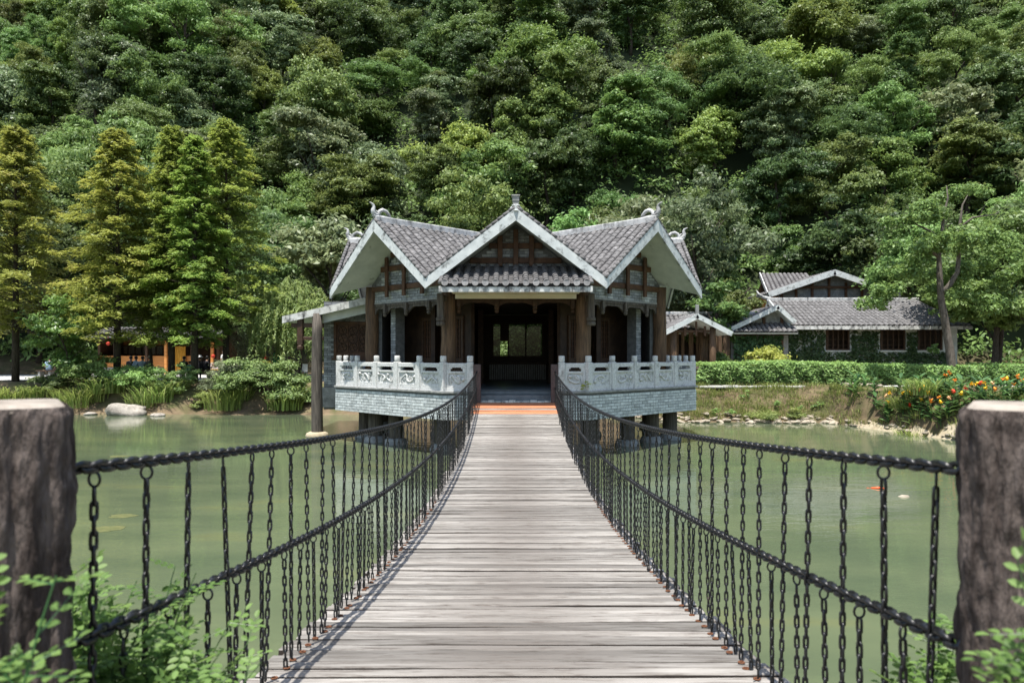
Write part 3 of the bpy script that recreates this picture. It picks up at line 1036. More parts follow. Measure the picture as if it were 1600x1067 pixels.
# interior: ceiling, hall walls, rear window, counter
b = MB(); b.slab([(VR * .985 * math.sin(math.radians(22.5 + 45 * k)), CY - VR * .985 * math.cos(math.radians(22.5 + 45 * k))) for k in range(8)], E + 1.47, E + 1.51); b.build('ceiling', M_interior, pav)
for a in (45, -45, 90, -90, 135, -135):
    M = wing_M(a)
    r = 3.0 if abs(a) < 60 else (4.1 if abs(a) == 90 else 3.6)
    h = r * T22
    if abs(a) > 60:
        b = MB(M); b.box(-h, h, -r, -r + .12, FZ, E + 1.46); b.build('outer_wall', M_interior if abs(a) > 100 else M_mortar, pav)
        if abs(a) == 90:
            b = MB(M); brickwork(b, -h, h, FZ + .02, E + 1.44, -r - .018); tag(b.build('brickwork', M_brick, pav, attr=True), kind='stuff')
        continue
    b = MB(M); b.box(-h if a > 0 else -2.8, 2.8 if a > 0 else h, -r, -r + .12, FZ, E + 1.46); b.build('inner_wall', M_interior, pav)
    for u0 in (-.95, 0.03):
        b = MB(M)
        b.bbox(u0, u0 + .09, -r - .06, -r - .003, FZ + .02, E + 1.1, .006); b.bbox(u0 + .83, u0 + .92, -r - .06, -r - .003, FZ + .02, E + 1.1, .006)
        b.bbox(u0 + .09, u0 + .83, -r - .06, -r - .003, E + 1.0, E + 1.1, .006); b.bbox(u0 + .09, u0 + .83, -r - .06, -r - .003, FZ + .75, FZ + .85, .006)
        b.box(u0 + .09, u0 + .83, -r - .03, -r - .003, FZ + .02, FZ + .75)
        dr = b.build('lattice_door', M_darkwood, pav)
        for q in range(6):
            b = MB(M); x = u0 + .09 + .74 * (q + .5) / 6; b.box(x - .012, x + .012, -r - .045, -r - .02, FZ + .85, E + 1.0); b.build('lattice_bar', M_midwood, dr)
        for q in range(8):
            b = MB(M); z = FZ + .85 + 1.1 * (q + .5) / 8; b.box(u0 + .09, u0 + .83, -r - .019, -r - .004, z - .01, z + .01); b.build('lattice_bar', M_midwood, dr)
    # brick pier next to the outer column
    sg = 1 if a > 0 else -1
    b = MB(M); u0 = sg * 1.30; b.box(u0 - .11, u0 + .11, -3.82, -3.5, FZ, E + 1.46); b.build('pier', M_mortar, pav)
    b = MB(M); brickwork(b, u0 - .11, u0 + .11, FZ + .02, E + 1.44, -3.835); tag(b.build('brickwork', M_brick, pav, attr=True), kind='stuff')
for sg in (-1, 1):
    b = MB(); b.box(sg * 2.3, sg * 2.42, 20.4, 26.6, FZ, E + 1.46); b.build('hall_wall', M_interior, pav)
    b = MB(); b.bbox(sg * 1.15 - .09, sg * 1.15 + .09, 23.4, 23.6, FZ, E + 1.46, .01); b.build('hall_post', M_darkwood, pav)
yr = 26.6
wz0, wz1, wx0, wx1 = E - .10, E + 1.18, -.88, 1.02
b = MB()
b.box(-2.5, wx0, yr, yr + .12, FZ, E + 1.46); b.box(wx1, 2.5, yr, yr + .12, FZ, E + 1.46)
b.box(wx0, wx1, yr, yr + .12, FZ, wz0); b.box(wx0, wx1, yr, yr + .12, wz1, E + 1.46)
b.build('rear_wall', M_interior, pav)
b = MB()
b.box(wx0, wx1, yr - .03, yr + .09, wz0, wz0 + .05); b.box(wx0, wx1, yr - .03, yr + .09, wz1 - .05, wz1)
for x in (wx0 + .025, wx0 + .60, wx0 + 1.25, wx1 - .025): b.box(x - .025, x + .025, yr - .03, yr + .09, wz0, wz1)
b.box(wx0 + .30, wx0 + .575, yr - .02, yr + .05, E + .5, wz1 - .05)
wf = b.build('rear_window', M_darkwood, pav)
for x0, x1 in ((wx0 + .05, wx0 + .30), (wx0 + .625, wx0 + 1.225), (wx0 + 1.275, wx1 - .05)):
    b = MB(); b.add([(x0, yr + .02, wz0 + .05), (x1, yr + .02, wz0 + .05), (x1, yr + .02, wz1 - .05), (x0, yr + .02, wz1 - .05)], [(0, 1, 2, 3)]); b.build('pane', M_glass, wf)
b = MB(); b.box(-.98, 1.08, 26.05, 26.5, FZ + .02, E - .32); b.bbox(-1.05, 1.15, 25.98, 26.58, E - .32, E - .27, .008)
ctr = b.build('counter', M_darkwood, pav)
for i in range(26):
    x = -.96 + i * 2.0 / 25
    b = MB(); b.box(x, x + .055, 26.02, 26.047, FZ + .05, E - .36); b.build('slat', M_concrete, ctr)

# lean-to annex
AW = 23.6
b = MB(); b.box(-6.32, -4.2, AW, AW + .2, E - 1.8, E + 1.75); b.build('annex_wall', M_mortar, pav)
b = MB(); b.box(-6.32, -6.12, AW + .2, 27.4, E - 1.8, E + 1.3); b.build('annex_side_wall', M_brick, pav)
b = MB(); b.M = Matrix.Translation((0, AW, 0)); brickwork(b, -6.31, -4.2, FZ - .10, E + 1.72, -.018, ok=lambda x, z, h: not (-5.98 < x < -4.75 and E - .14 < z < E + 1.08)); tag(b.build('brickwork', M_brick, pav, attr=True), kind='stuff')
b = MB(); b.bbox(-6.36, -5.3, AW - .05, AW + .19, FZ - .78, FZ - .12, .01); b.build('plinth', M_concrete, pav)
b = MB()
for x0, x1, z0, z1 in ((-5.98, -5.88, E - .12, E + 1.08), (-4.82, -4.72, E - .12, E + 1.08), (-5.88, -4.82, E + .98, E + 1.08), (-5.88, -4.82, E - .12, E + .06)):
    b.bbox(x0, x1, AW - .09, AW - .02, z0, z1, .008)
b.box(-6.04, -4.66, AW - .12, AW - .03, E - .17, E - .122)
b.box(-5.88, -4.82, AW - .035, AW - .01, E + .06, E + .98)
lw = b.build('lattice_window', M_midwood, pav)
for i in range(3):
    xc = -5.35 + (i - 1) * .345
    for zc, rr_ in ((E + .78, .13), (E + .51, .15), (E + .24, .13)):
        b = MB(); b.tube([(xc + math.cos(q) * rr_, AW - .05, zc + math.sin(q) * rr_) for q in np.linspace(0, 2 * math.pi, 14, endpoint=False)], .018, 6, closed=True)
        for q in range(4):
            an = q * math.pi / 2 + .4
            b.tube([(xc, AW - .045, zc), (xc + math.cos(an) * rr_, AW - .045, zc + math.sin(an) * rr_)], .014, 5)
        b.build('lattice_ring', M_darkwood, lw)
    b = MB(); b.bbox(xc - .175, xc - .155, AW - .08, AW - .036, E + .06, E + .98, .004); b.build('lattice_bar', M_midwood, lw)
ar0, ar1, az0, az1 = -4.1, -7.35, E + 1.90, E + 1.16   # lean-to slope in x
def lean(b, y0, y1, t0, t1, x0=ar0, x1=ar1):
    sl = (az1 - az0) / (ar1 - ar0)
    P = lambda x, y, o: (x, y, az0 + sl * (x - ar0) - o)
    b.add([P(x1, y0, t0), P(x0, y0, t0), P(x0, y1, t0), P(x1, y1, t0), P(x1, y0, t1), P(x0, y0, t1), P(x0, y1, t1), P(x1, y1, t1)],
          [(0, 1, 2, 3), (7, 6, 5, 4), (4, 5, 1, 0), (5, 6, 2, 1), (6, 7, 3, 2), (7, 4, 0, 3)])
b = MB(); lean(b, 22.66, 27.2, .0, .05); lt = b.build('lean_to_roof', M_tile_bed, pav)
b = MB(); lean(b, 22.66, 27.2, .054, .12); b.build('lean_to_soffit', M_plaster, pav)
b = MB(); lean(b, 22.60, 22.655, -.05, .17, ar0, ar1 - .02); b.build('lean_to_barge', M_fascia, pav)
b = MB(); lean(b, 22.90, 22.99, .125, .42, ar0, -6.15); b.build('lean_to_beam', M_plaster, pav)
for i in range(19):
    y = 22.8 + i * .235
    b = MB()
    b.M = Matrix(((1, 0, 0, 0), (0, 1, 0, 0), (0, 0, 1, 0), (0, 0, 0, 1)))
    tile_run(b, ar0, -1, ar0 - ar1, az0 + .004, (az0 - az1) / (ar0 - ar1), -y, .2, .18)
    b.build('tile_run', M_tile, lt, attr=True)
b = MB()
b.tube([(-6.30 + .01 * math.sin(q), 22.72, -1.3 + (E + 1.30 + 1.3) * q / 8) for q in range(9)], [.19 - .004 * q for q in range(9)], 16)
ap_ = b.build('annex_post', M_greylog, pav, smooth=True)
b = MB(); b.lathe([(.33, 0), (.36, .10), (.33, .18), (.24, .22)], (-6.30, 22.72, -.06), 18); b.build('post_foot', M_sand, ap_, smooth=True)
b = MB(); b.bbox(-6.92, -6.74, 22.66, 22.84, E + .32, E + 1.14, .015); b.lathe([(.08, 0), (.115, .04), (.115, .13), (.07, .18)], (-6.83, 22.75, E + .14), 10); b.build('annex_pendant', M_darkwood, pav)
b = MB(); b.bbox(-7.12, -6.1, 22.70, 22.80, E + .86, E + 1.0, .01); b.bbox(-6.75, -6.1, 22.70, 22.80, E + .46, E + .57, .01); b.build('annex_tie', M_darkwood, pav)

# ------------------------------------------------------------------ carved balustrades
pm_ = MB()
pm_.bbox(-.085, .085, -.085, .085, 0, .735, .014)
POSTM = pm_.mesh('post', M_stone)
cp = MB(); cp.lathe([(.06, 0), (.075, .015), (.078, .03), (.08, .045), (.08, .145), (.074, .158), (.05, .164)], (0, 0, .735), 16)
CAPM = cp.mesh('post_cap', M_stone, smooth=True)
def relief(b, x0, x1, z0, z1, seed):
    rg = random.Random(seed)
    L = x1 - x0; H = z1 - z0
    flip = rg.random() < .5
    ph = rg.uniform(0, 6.28); nw = rg.choice((1.1, 1.4, 1.8, 2.2)); lw = rg.choice((1.5, 2.0, 2.6)); la = rg.uniform(.05, .11); p2 = rg.uniform(0, 6.28)
    pts = []; rad = []
    for i in range(44):
        t = i / 43
        x = x0 + L * (.16 + .68 * t) + la * math.sin(t * lw * 6.28 + p2)
        z = z0 + H * (.5 + .34 * math.sin(nw * 2 * math.pi * t + ph) * (1 - .25 * t))
        if flip: x = x0 + x1 - x
        pts.append((x, -.026, z)); rad.append(.012 + .022 * math.sin(math.pi * min(1, t * 1.05 + .02)) ** .7)
    b.tube(pts, rad, 7, flat=(1, .7, 1))
    hx, hz = pts[-1][0], pts[-1][2]
    b.tube([(hx, -.04, hz), (hx + (.05 if not flip else -.05), -.04, hz + .03), (hx + (.09 if not flip else -.09), -.04, hz + .01)], [.045, .042, .014], 6, flat=(1, .6, 1))
    for q in (6, 14, 22, 30, 37):
        x, _, z = pts[q]
        s_ = 1 if z < (z0 + z1) / 2 else -1
        b.tube([(x, -.024, z), (x + .04, -.024, z + .06 * s_), (x + .01, -.024, z + .10 * s_), (x + .05, -.024, z + .12 * s_)], [.018, .015, .011, .004], 5, flat=(1, .6, 1))
    for q in range(20):
        cx_, cz_ = rg.uniform(x0 + .06, x1 - .06), rg.uniform(z0 + .04, z1 - .04)
        a0 = rg.uniform(0, 6.28)
        sp_ = [(cx_ + math.cos(a0 + t * 4.5) * (.012 + .04 * t), -.022, cz_ + math.sin(a0 + t * 4.5) * (.010 + .03 * t)) for t in np.linspace(0, 1, 9)]
        b.tube(sp_, .009, 5, flat=(1, .7, 1))
seed = 0
def balustrade(path, label):
    global seed
    root = empty('carved_balustrade', (path[0][0], path[0][1], FZ + .022), label, 'balustrade', 'carved stone balustrades of the pavilion')
    rb = base_of(root)
    for x, y in path:
        i = path.index((x, y))
        q = path[min(i + 1, len(path) - 1)] if i < len(path) - 1 else path[i - 1]
        an = math.atan2(q[1] - y, q[0] - x)
        o = link('post', POSTM, root, Vector((x, y, FZ + .022)) - rb); o.rotation_euler = (0, 0, an)
        c_ = link('post_cap', CAPM, o)
    for (P_, Q_) in zip(path[:-1], path[1:]):
        if P_[0] > Q_[0] or (P_[0] == Q_[0] and P_[0] < 0 and P_[1] < Q_[1]): P_, Q_ = Q_, P_
        L_ = math.hypot(Q_[0] - P_[0], Q_[1] - P_[1])
        M = edge_M(P_, Q_, FZ + .022)
        x0, x1 = .087, L_ - .087
        b = MB(M); b.bbox(x0, x1, -.055, .055, .60, .71, .014); b.build('rail', M_stone, root)
        b = MB(M)
        b.box(x0, x1, -.014, .03, .10, .46)
        b.bbox(x0, x1, -.05, .05, 0, .10, .01)
        for u0, u1, z0, z1 in ((x0, x0 + .05, .10, .45), (x1 - .05, x1, .10, .45), (x0, x1, .45, .50), (x0 + .05, x1 - .05, .10, .135)):
            b.box(u0, u1, -.048, .048, z0 + .001, z1)
        for u0, u1 in ((x0, x0 + .10), (x1 - .10, x1)):
            b.box(u0, u1, -.045, .045, .501, .598)
        for u0, u1 in ((x0 + .10, x0 + .14), (x1 - .14, x1 - .10)):
            b.box(u0, u1, -.043, .043, .565, .598)
        pn = b.build('panel', M_stone, root)
        b = MB(M); relief(b, x0 + .055, x1 - .055, .14, .445, seed); seed += 1
        b.build('carving', M_stone, pn, smooth=True)
    return root
def path(s):
    p = [(s * 1.17, 18.33), (s * 1.855, 18.33)]
    for i in range(1, 6):
        t = i / 5
        p.append((s * (1.855 + (5.35 - 1.855) * t), 18.33 + (21.72 - 18.33) * t))
    for y in ((22.58, 23.44) if s < 0 else (22.6, 23.5, 24.4, 25.3)):
        p.append((s * 5.35, y))
    return p
balustrade(path(-1), 'sunlit carved stone balustrade on the lean-to side of the bridge')
balustrade(path(1), 'shaded carved stone balustrade on the hedge side of the bridge')
# ------------------------------------------------------------------ houses on the right bank
def rib_roof(parent, A, B, C, D, sp=.24, name='roof', ex=.3, th=.12, soffit=M_plaster, wid=.2):
    """A,B ridge; D,C eave below A,B"""
    A, B, C, D = map(Vector, (A, B, C, D))
    nrm = (B - A).cross(D - A)
    if nrm.z < 0: nrm = -nrm
    nrm.normalize()
    def quad(o0, o1):
        b = MB()
        t = [p - nrm * o0 for p in (A, B, C, D)]; u = [p - nrm * o1 for p in (A, B, C, D)]
        b.add(t + u, [(0, 1, 2, 3), (7, 6, 5, 4), (0, 4, 5, 1), (1, 5, 6, 2), (2, 6, 7, 3), (3, 7, 4, 0)])
        return b
    r = quad(0, .04).build(name, M_tile_bed, parent)
    quad(.044, th).build('soffit', soffit, parent)
    wl = max((B - A).length, (C - D).length)
    n = max(2, int(wl / sp))
    b = MB()
    rg = random.Random(int(wl * 100))
    for i in range(n):
        t = (i + .5) / n
        p, q = A.lerp(B, t), D.lerp(C, t)
        dv = q - p; L = dv.length
        if L < .1: continue
        side = dv.cross(nrm).normalized()
        m = max(1, int(L / ex))
        for k in range(m):
            b.val = rg.random()
            vs = []
            for s_, lf in ((k / m, .0), ((k + 1) / m, .018)):
                for a in (0, .785, 1.57, 2.356, 3.1416):
                    vs.append(p + dv * s_ + side * math.cos(a) * wid / 2 + nrm * (math.sin(a) * .06 + lf))
            b.add(vs, [(j, j + 1, j + 6, j + 5) for j in range(4)] + [(5, 6, 7, 8, 9)])
    tag(b.build('tiles', M_tile, r, attr=True), kind='stuff')
    return r
def verge(parent, P, Q, hgt=.22, thk=.07, mat=None):
    b = MB(); b.beam(P, Q, thk, hgt); b.build('barge_board', mat or M_barge, parent)
G0 = 1.30
# gatehouse
gate = empty('gatehouse', (8.2, 33, G0), 'small gabled gate shelter on log posts behind the hedge', 'gatehouse')
gx_, gy0, gy1 = 8.2, 32.4, 35.8
ga, ge, gw = E + 1.80, E + 1.00, 1.55
for sg in (-1, 1):
    rib_roof(gate, (gx_, gy0, ga), (gx_, gy1, ga), (gx_ + sg * gw, gy1, ge), (gx_ + sg * gw, gy0, ge))
    verge(gate, (gx_ - sg * .03, gy0 - .04, ga - .05), (gx_ + sg * (gw + .02), gy0 - .04, ge - .07))
b = MB(); b.bbox(gx_ - .07, gx_ + .07, gy0 - .05, gy0 + .10, ga - .05, ga + .45, .01); b.build('finial', M_concrete, gate)
b = MB(); b.bbox(gx_ - .06, gx_ + .06, gy0, gy1, ga - .02, ga + .08, .02); b.build('ridge_cap', M_ridge, gate)
for dx in (-1.0, .78):
    for yy in (32.7, 34.6):
        b = MB(); b.tube([(gx_ + dx, yy, G0 - .1), (gx_ + dx, yy, ge + .25)], [.15, .14], 14); b.build('post', M_log, gate, smooth=True)
b = MB(); b.bbox(gx_ - 1.05, gx_ + .85, 32.62, 32.72, ge + .02, ge + .12, .01); b.build('tie_beam', M_midwood, gate)
for dx in (-.5, 0, .4):
    b = MB(); b.bbox(gx_ + dx - .05, gx_ + dx + .05, 32.56, 32.615, ge - .15, ga - .3 - abs(dx) * .5, .008); b.build('gable_post', M_midwood, gate)
for i in range(5):
    x = gx_ - .85 + i * .36
    b = MB(); b.bbox(x, x + (.22 if i != 2 else .14), 34.9, 34.98, G0 - .05, ge + .1, .01); b.build('board', M_log, gate)
for i in range(5):
    x = gx_ + 1.0 + i * .24
    b = MB(); b.bbox(x, x + .2, 35.1, 35.18, G0 - .05, ge + .1, .01); b.build('board', M_log, gate)

# covered corridor behind the gate
cor = empty('covered_corridor', (10.5, 37, G0), 'long low tiled corridor roof behind the gate shelter', 'corridor')
rib_roof(cor, (6.9, 37.2, E + 2.10), (14.0, 37.2, E + 2.10), (14.0, 35.5, E + 1.12), (6.9, 35.5, E + 1.12))
rib_roof(cor, (6.9, 37.2, E + 2.10), (14.0, 37.2, E + 2.10), (14.0, 38.9, E + 1.12), (6.9, 38.9, E + 1.12))
b = MB(); b.bbox(6.9, 14.0, 37.12, 37.28, E + 2.08, E + 2.22, .02); b.build('ridge_cap', M_ridge, cor)
for x in (7.2, 9.4, 10.6):
    b = MB(); b.tube([(x, 35.9, G0 - .1), (x, 35.9, E + 1.2)], .12, 12); b.build('post', M_log, cor, smooth=True)
b = MB(); b.box(6.9, 10.5, 38.3, 38.4, G0 - .1, E + 1.2); b.build('back_wall', M_interior, cor)

# cross-gable house with long wing
hou = empty('tiled_house', (16, 37, G0), 'long ivy-clad house with grey tiled roof and brown lattice windows', 'house')
# cross gable facing the pond
ax, az_ = 13.05, E + 2.42
for (ex_, ez_) in ((10.65, E + 1.28), (13.82, E + 1.62)):
    rib_roof(hou, (ax, 35.7, az_), (ax, 39, az_), (ex_, 39, ez_), (ex_, 35.7, ez_))
verge(hou, (ax + .03, 35.66, az_ - .04), (10.62, 35.66, 1.28 + E - .06)); verge(hou, (ax - .03, 35.66, az_ - .04), (13.9, 35.66, E + 1.60))
b = MB(); b.prism([(10.9, G0 - .1), (13.8, G0 - .1), (13.8, E + 1.5), (13.05, E + 2.22), (10.9, E + 1.25)], 36.3, 36.45); b.build('gable_wall', M_concrete, hou)
for x in (11.6, 12.55, 13.45):
    b = MB(); b.bbox(x - .07, x + .07, 36.2, 36.295, G0, E + 1.4 + (x - 11) * .3, .01); b.build('wall_post', M_midwood, hou)
b = MB(); b.bbox(10.9, 13.8, 36.12, 36.195, E + .98, E + 1.1, .01); b.build('wall_beam', M_midwood, hou)
# long wing
rz_, ez_ = E + 2.88, E + 1.46
rib_roof(hou, (13.55, 38.3, rz_), (21.4, 38.3, rz_), (22.9, 36.0, ez_), (13.75, 36.0, ez_), sp=.25)
rib_roof(hou, (13.55, 38.3, rz_), (21.4, 38.3, rz_), (22.9, 40.6, ez_), (13.75, 40.6, ez_), sp=.25)
b = MB(); b.bbox(13.4, 21.5, 38.2, 38.4, rz_ - .02, rz_ + .15, .02); b.build('ridge_cap', M_ridge, hou)
b = MB(); b.tube([(13.6, 38.3, rz_ + .1), (13.2, 38.3, rz_ + .18), (12.95, 38.3, rz_ + .36), (12.85, 38.3, rz_ + .55)], [.1, .09, .07, .03], 8); b.build('ridge_horn', M_ridge, hou, smooth=True)
verge(hou, (13.5, 38.3, rz_ - .05), (13.72, 35.98, ez_ - .06))
verge(hou, (13.5, 38.3, rz_ - .05), (13.72, 40.6, ez_ - .06))
b = MB(); b.bbox(13.75, 22.9, 35.93, 35.99, ez_ - .2, ez_ - .03, .008); b.build('eave_board', M_fascia, hou)
WX = [((1290 - CX) * 36.7 / F, (1327 - CX) * 36.7 / F), ((1375 - CX) * 36.7 / F, (1414 - CX) * 36.7 / F), ((1433 - CX) * 36.7 / F, (1472 - CX) * 36.7 / F)]
wz0_, wz1_ = E + .22, E + 1.32
b = MB()
xs_ = [13.85] + [v for w_ in WX for v in w_] + [22.6]
for i in range(0, len(xs_), 2): b.box(xs_[i], xs_[i + 1], 36.7, 36.85, G0 - .1, ez_ - .1)
for x0, x1 in WX: b.box(x0, x1, 36.7, 36.85, G0 - .1, wz0_)
b.box(13.85, 14.0, 36.9, 40.0, G0 - .1, ez_ - .1)
b.build('wall', M_plaster, hou)
b = MB(); b.box(13.9, 22.6, 37.4, 37.5, G0, ez_ - .1); b.build('inner_wall', M_interior, hou)
for x0, x1 in WX:
    b = MB()
    for u0, u1, z0, z1 in ((x0, x0 + .08, wz0_, wz1_), (x1 - .08, x1, wz0_, wz1_), (x0 + .08, x1 - .08, wz0_, wz0_ + .08), (x0 + .08, x1 - .08, wz1_ - .08, wz1_)):
        b.bbox(u0, u1, 36.64, 36.74, z0, z1, .006)
    wn_ = b.build('window', M_darkwood, hou)
    for q in range(4):
        x = x0 + .08 + (x1 - x0 - .16) * q / 4
        b = MB(); b.box(x, x + .05, 36.66, 36.72, wz0_ + .08, wz1_ - .08); b.build('window_bar', M_darkwood, wn_)
    for q in range(3):
        z = wz0_ + .25 + q * .28
        b = MB(); b.box(x0 + .08, x1 - .08, 36.73, 36.755, z, z + .035); b.build('window_bar', M_darkwood, wn_)
    b = MB(); b.box(x0 - .05, x1 + .05, 36.6, 36.70, wz0_ - .06, wz0_ - .004); b.build('window_sill', M_plaster, hou)

# taller house behind
hb = empty('gabled_house', (19.5, 45, G0), 'taller grey-walled house with timbered gable behind the long roof', 'house')
ax2, za2 = 19.55, E + 5.15
for ex_ in (15.5, 23.6):
    rib_roof(hb, (ax2, 44.0, za2), (ax2, 48, za2), (ex_, 48, E + 3.75), (ex_, 44.0, E + 3.75), sp=.3)
    verge(hb, (ax2 + (.04 if ex_ < ax2 else -.04), 43.95, za2 - .1), (ex_, 43.95, E + 3.66), .34, .09)
b = MB(); b.prism([(16.4, G0 - .2), (22.9, G0 - .2), (22.9, E + 3.85), (19.55, E + 4.95), (16.4, E + 3.85)], 44.8, 45); b.build('gable_wall', M_brick, hb)
for x in (16.6, 17.5, 18.5, 19.55, 20.6, 21.6, 22.6):
    b = MB(); b.bbox(x - .07, x + .07, 44.68, 44.795, E + 3.0, E + 4.85 - abs(x - 19.55) * .34, .01); b.build('gable_post', M_midwood, hb)
for z in (3.45, 4.2):
    hl = min(3.2, (5.0 - z) / .345)
    b = MB(); b.bbox(ax2 - hl, ax2 + hl, 44.6, 44.675, E + z - .07, E + z + .07, .01); b.build('gable_beam', M_midwood, hb)
b = MB(); b.box(15.6, 16.5, 44.8, 45.6, E + 2.6, E + 3.6); b.build('end_wall', M_orange, hb)
b = MB(); b.bbox(20.5, 21.6, 44.72, 44.79, E + 2.35, E + 2.9, .02); b.build('window', M_darkwood, hb)
rib_roof(hb, (16.5, 48.2, E + 5.45), (19.6, 48.2, E + 5.45), (19.6, 45.6, E + 3.9), (16.1, 45.6, E + 3.9), sp=.3)
verge(hb, (16.4, 48.2, E + 5.4), (16.0, 45.55, E + 3.85), .25, .08, M_ridge)
b = MB(); b.prism([(46, G0), (50.4, G0), (50.4, E + 3.6), (48.2, E + 5.05), (46, E + 3.8)], 16.6, 16.75); b.M = None
b.v = [(y, x, z) for x, y, z in b.v]; b.build('side_gable', M_darkwood, hb)

# ------------------------------------------------------------------ food stall on the promenade
stall = empty('food_stall', at(250, 590, 45), 'open food stall with orange counter and grey tiled roof under the conifers', 'stall')
def P45(px, py, d=45): return at(px, py, d)
xL, xR = P45(150, 0).x, P45(340, 0).x
zr0, zr1 = P45(0, 529).z, P45(0, 512, 47).z
rib_roof(stall, (xL - .5, 47, zr1), (xR, 47, zr1), (xR, 44.4, zr0), (xL - .5, 44.4, zr0), sp=.3, soffit=M_darkwood)
rib_roof(stall, (xL - .5, 47, zr1), (xR, 47, zr1), (xR, 49.6, zr0), (xL - .5, 49.6, zr0), sp=.3, soffit=M_darkwood)
b = MB(); b.box(xL, xR, 48, 48.15, 1.0, zr1 - .2); b.build('back_wall', M_midwood, stall)
for x_ in (xL, xR - .15):
    b = MB(); b.box(x_, x_ + .15, 45.2, 48, 1.0, zr0); b.build('side_wall', M_midwood, stall)
for q in range(4):
    zt_ = P45(0, 556 + q * 4.4).z; zb_ = P45(0, 556 + (q + 1) * 4.4).z + .012
    b = MB(); b.bbox(xL, xR - 1.6, 45.0, 45.06, zb_, zt_, .006); b.build('counter_board', M_orange, stall)
b = MB(); b.box(xL, xR - 1.6, 45.07, 45.7, 1.1, P45(0, 556).z - .02); b.bbox(xL, xR - 1.6, 44.98, 45.05, 1.1, P45(0, 574.5).z, .006); b.build('counter', M_concrete, stall)
for px in (183, 232, 262, 303, 334):
    x = P45(px, 0).x
    b = MB(); b.bbox(x - .08, x + .08, 44.7, 44.86, 1.1, zr0, .01); b.build('post', M_orange if px in (262, 334) else M_darkwood, stall)
for i in range(9):
    px = 168 + i * 11
    x = P45(px, 0, 47.9).x
    b = MB(); b.box(x, x + .38, 47.9, 47.98, P45(0, 553, 47.9).z, P45(0, 541, 47.9).z); b.build('menu_board', pm('menu_print', (.05, .045, .04), (.42, .36, .28), 6, .6, 0, (3, 3, 8), rand=.3), stall)
for i in range(7):
    px = 172 + i * 13.5
    x = P45(px, 0, 47.9).x
    b = MB(); b.box(x, x + .5, 47.9, 47.97, P45(0, 539, 47.9).z, P45(0, 530, 47.9).z); b.build('wall_panel', M_orange, stall)
cu = MB()
x0, x1 = P45(274, 0).x, P45(292, 0).x
vs = []; fs = []
for i in range(25):
    x = x0 + (x1 - x0) * i / 24
    y = 44.9 + .07 * math.sin(i * 1.5)
    vs += [(x, y, P45(0, 541).z), (x + .02 * math.sin(i), y + .04, P45(0, 582).z)]
for i in range(24): fs.append((2 * i, 2 * i + 1, 2 * i + 3, 2 * i + 2))
cu.add(vs, fs)
cu.build('curtain', pm('yellow_cloth', (.42, .22, .03), (.62, .36, .06), 3, .7, .1, (4, 4, 1)), stall, smooth=True)
M_red = plain('red_lantern_cloth', (.40, .035, .015), .6)
for px, py, d_, lb in ((169, 537, 44.3, 'red lantern at the far end of the stall eave'), (415, 559, 42, 'small red lantern below the willow'), (333, 557, 43.5, 'red lantern beside the banner under the conifers')):
    p = at(px, py, d_)
    b = MB(); b.lathe([(.03, 0), (.09, .04), (.12, .10), (.12, .14), (.09, .2), (.03, .24)], (p.x, p.y, p.z - .1), 12)
    b.tube([(p.x, p.y, p.z + .17), (p.x, p.y, p.z + .6)], .01, 5)
    o = b.build('lantern', M_red, origin=(p.x, p.y, p.z - .17), smooth=True)
    tag(o, lb, 'lantern', 'red lanterns by the promenade')

# side stand with low wall and yellow rail
st2 = empty('snack_stand', at(385, 585, 44), 'low snack stand with yellow counter top and posters below the shrub', 'stall')
x0, x1 = at(352, 0, 44).x, at(424, 0, 44).x
b = MB(); b.box(x0, x1, 44, 44.6, 1.1, at(0, 567, 44).z); b.build('counter', M_darkwood, st2)
b = MB(); b.bbox(x0 - .05, x1 + .05, 43.94, 44.65, at(0, 567, 44).z + .002, at(0, 564, 44).z, .01); b.build('counter_top', pm('yellow_top', (.50, .33, .04), (.62, .42, .07), 5, .6, .05), st2)
for i in range(6):
    x = x0 + .15 + i * (x1 - x0 - .3) / 6
    b = MB(); b.box(x, x + .32, 43.97, 43.995, at(0, 578, 44).z, at(0, 569, 44).z); b.build('poster', (M_white, M_concrete, M_fascia)[i % 3], st2)

def sign(name, px0, px1, py0, py1, d_, mat, label, legs=True):
    a, c = at(px0, py1, d_), at(px1, py0, d_)
    root = empty(name, ((a.x + c.x) / 2, d_, gz(a.x, d_)), label, 'sign')
    b = MB(); b.bbox(a.x, c.x, d_, d_ + .05, a.z, c.z, .008); b.build('board', mat, root)
    if legs:
        for x in (a.x + .03, c.x - .03):
            b = MB(); b.tube([(x, d_ + .08, gz(a.x, d_) - .05), (x, d_ + .08, c.z)], .018, 6); b.build('leg', M_concrete, root)
    return root, a, c
M_green = plain('green_sign_paint', (.02, .30, .10), .5)
r_, a_, c_ = sign('green_sign', 426.5, 436, 551.5, 576, 38, M_green, 'upright green sign with white characters beneath the willow')
rg = random.Random(4)
for col_ in range(2):
    for q in range(5 if col_ else 6):
        z = c_.z - .08 - q * (.155 if col_ else .13); x = a_.x + .05 + col_ * .12
        s_ = .085 if col_ else .06
        b = MB()
        for (u0, u1, v0, v1) in ((0, 1, .85, 1), (0, 1, .42, .57), (.42, .58, 0, 1), (.0, .16, 0, .5), (.84, 1, .2, 1), (.2, .8, 0, .14))[:4 + (q + col_) % 3]:
            b.box(x + u0 * s_, x + u1 * s_, 37.992, 37.998, z - s_ + v0 * s_, z - s_ + v1 * s_)
        b.build('character', M_white, r_)
M_banner = plain('banner_pink', (.62, .52, .53), .7)
r_, a_, c_ = sign('banner', 329, 348, 567, 583, 42, M_banner, 'small banner with red characters on grey and purple hem')
W_, H_ = c_.x - a_.x, c_.z - a_.z
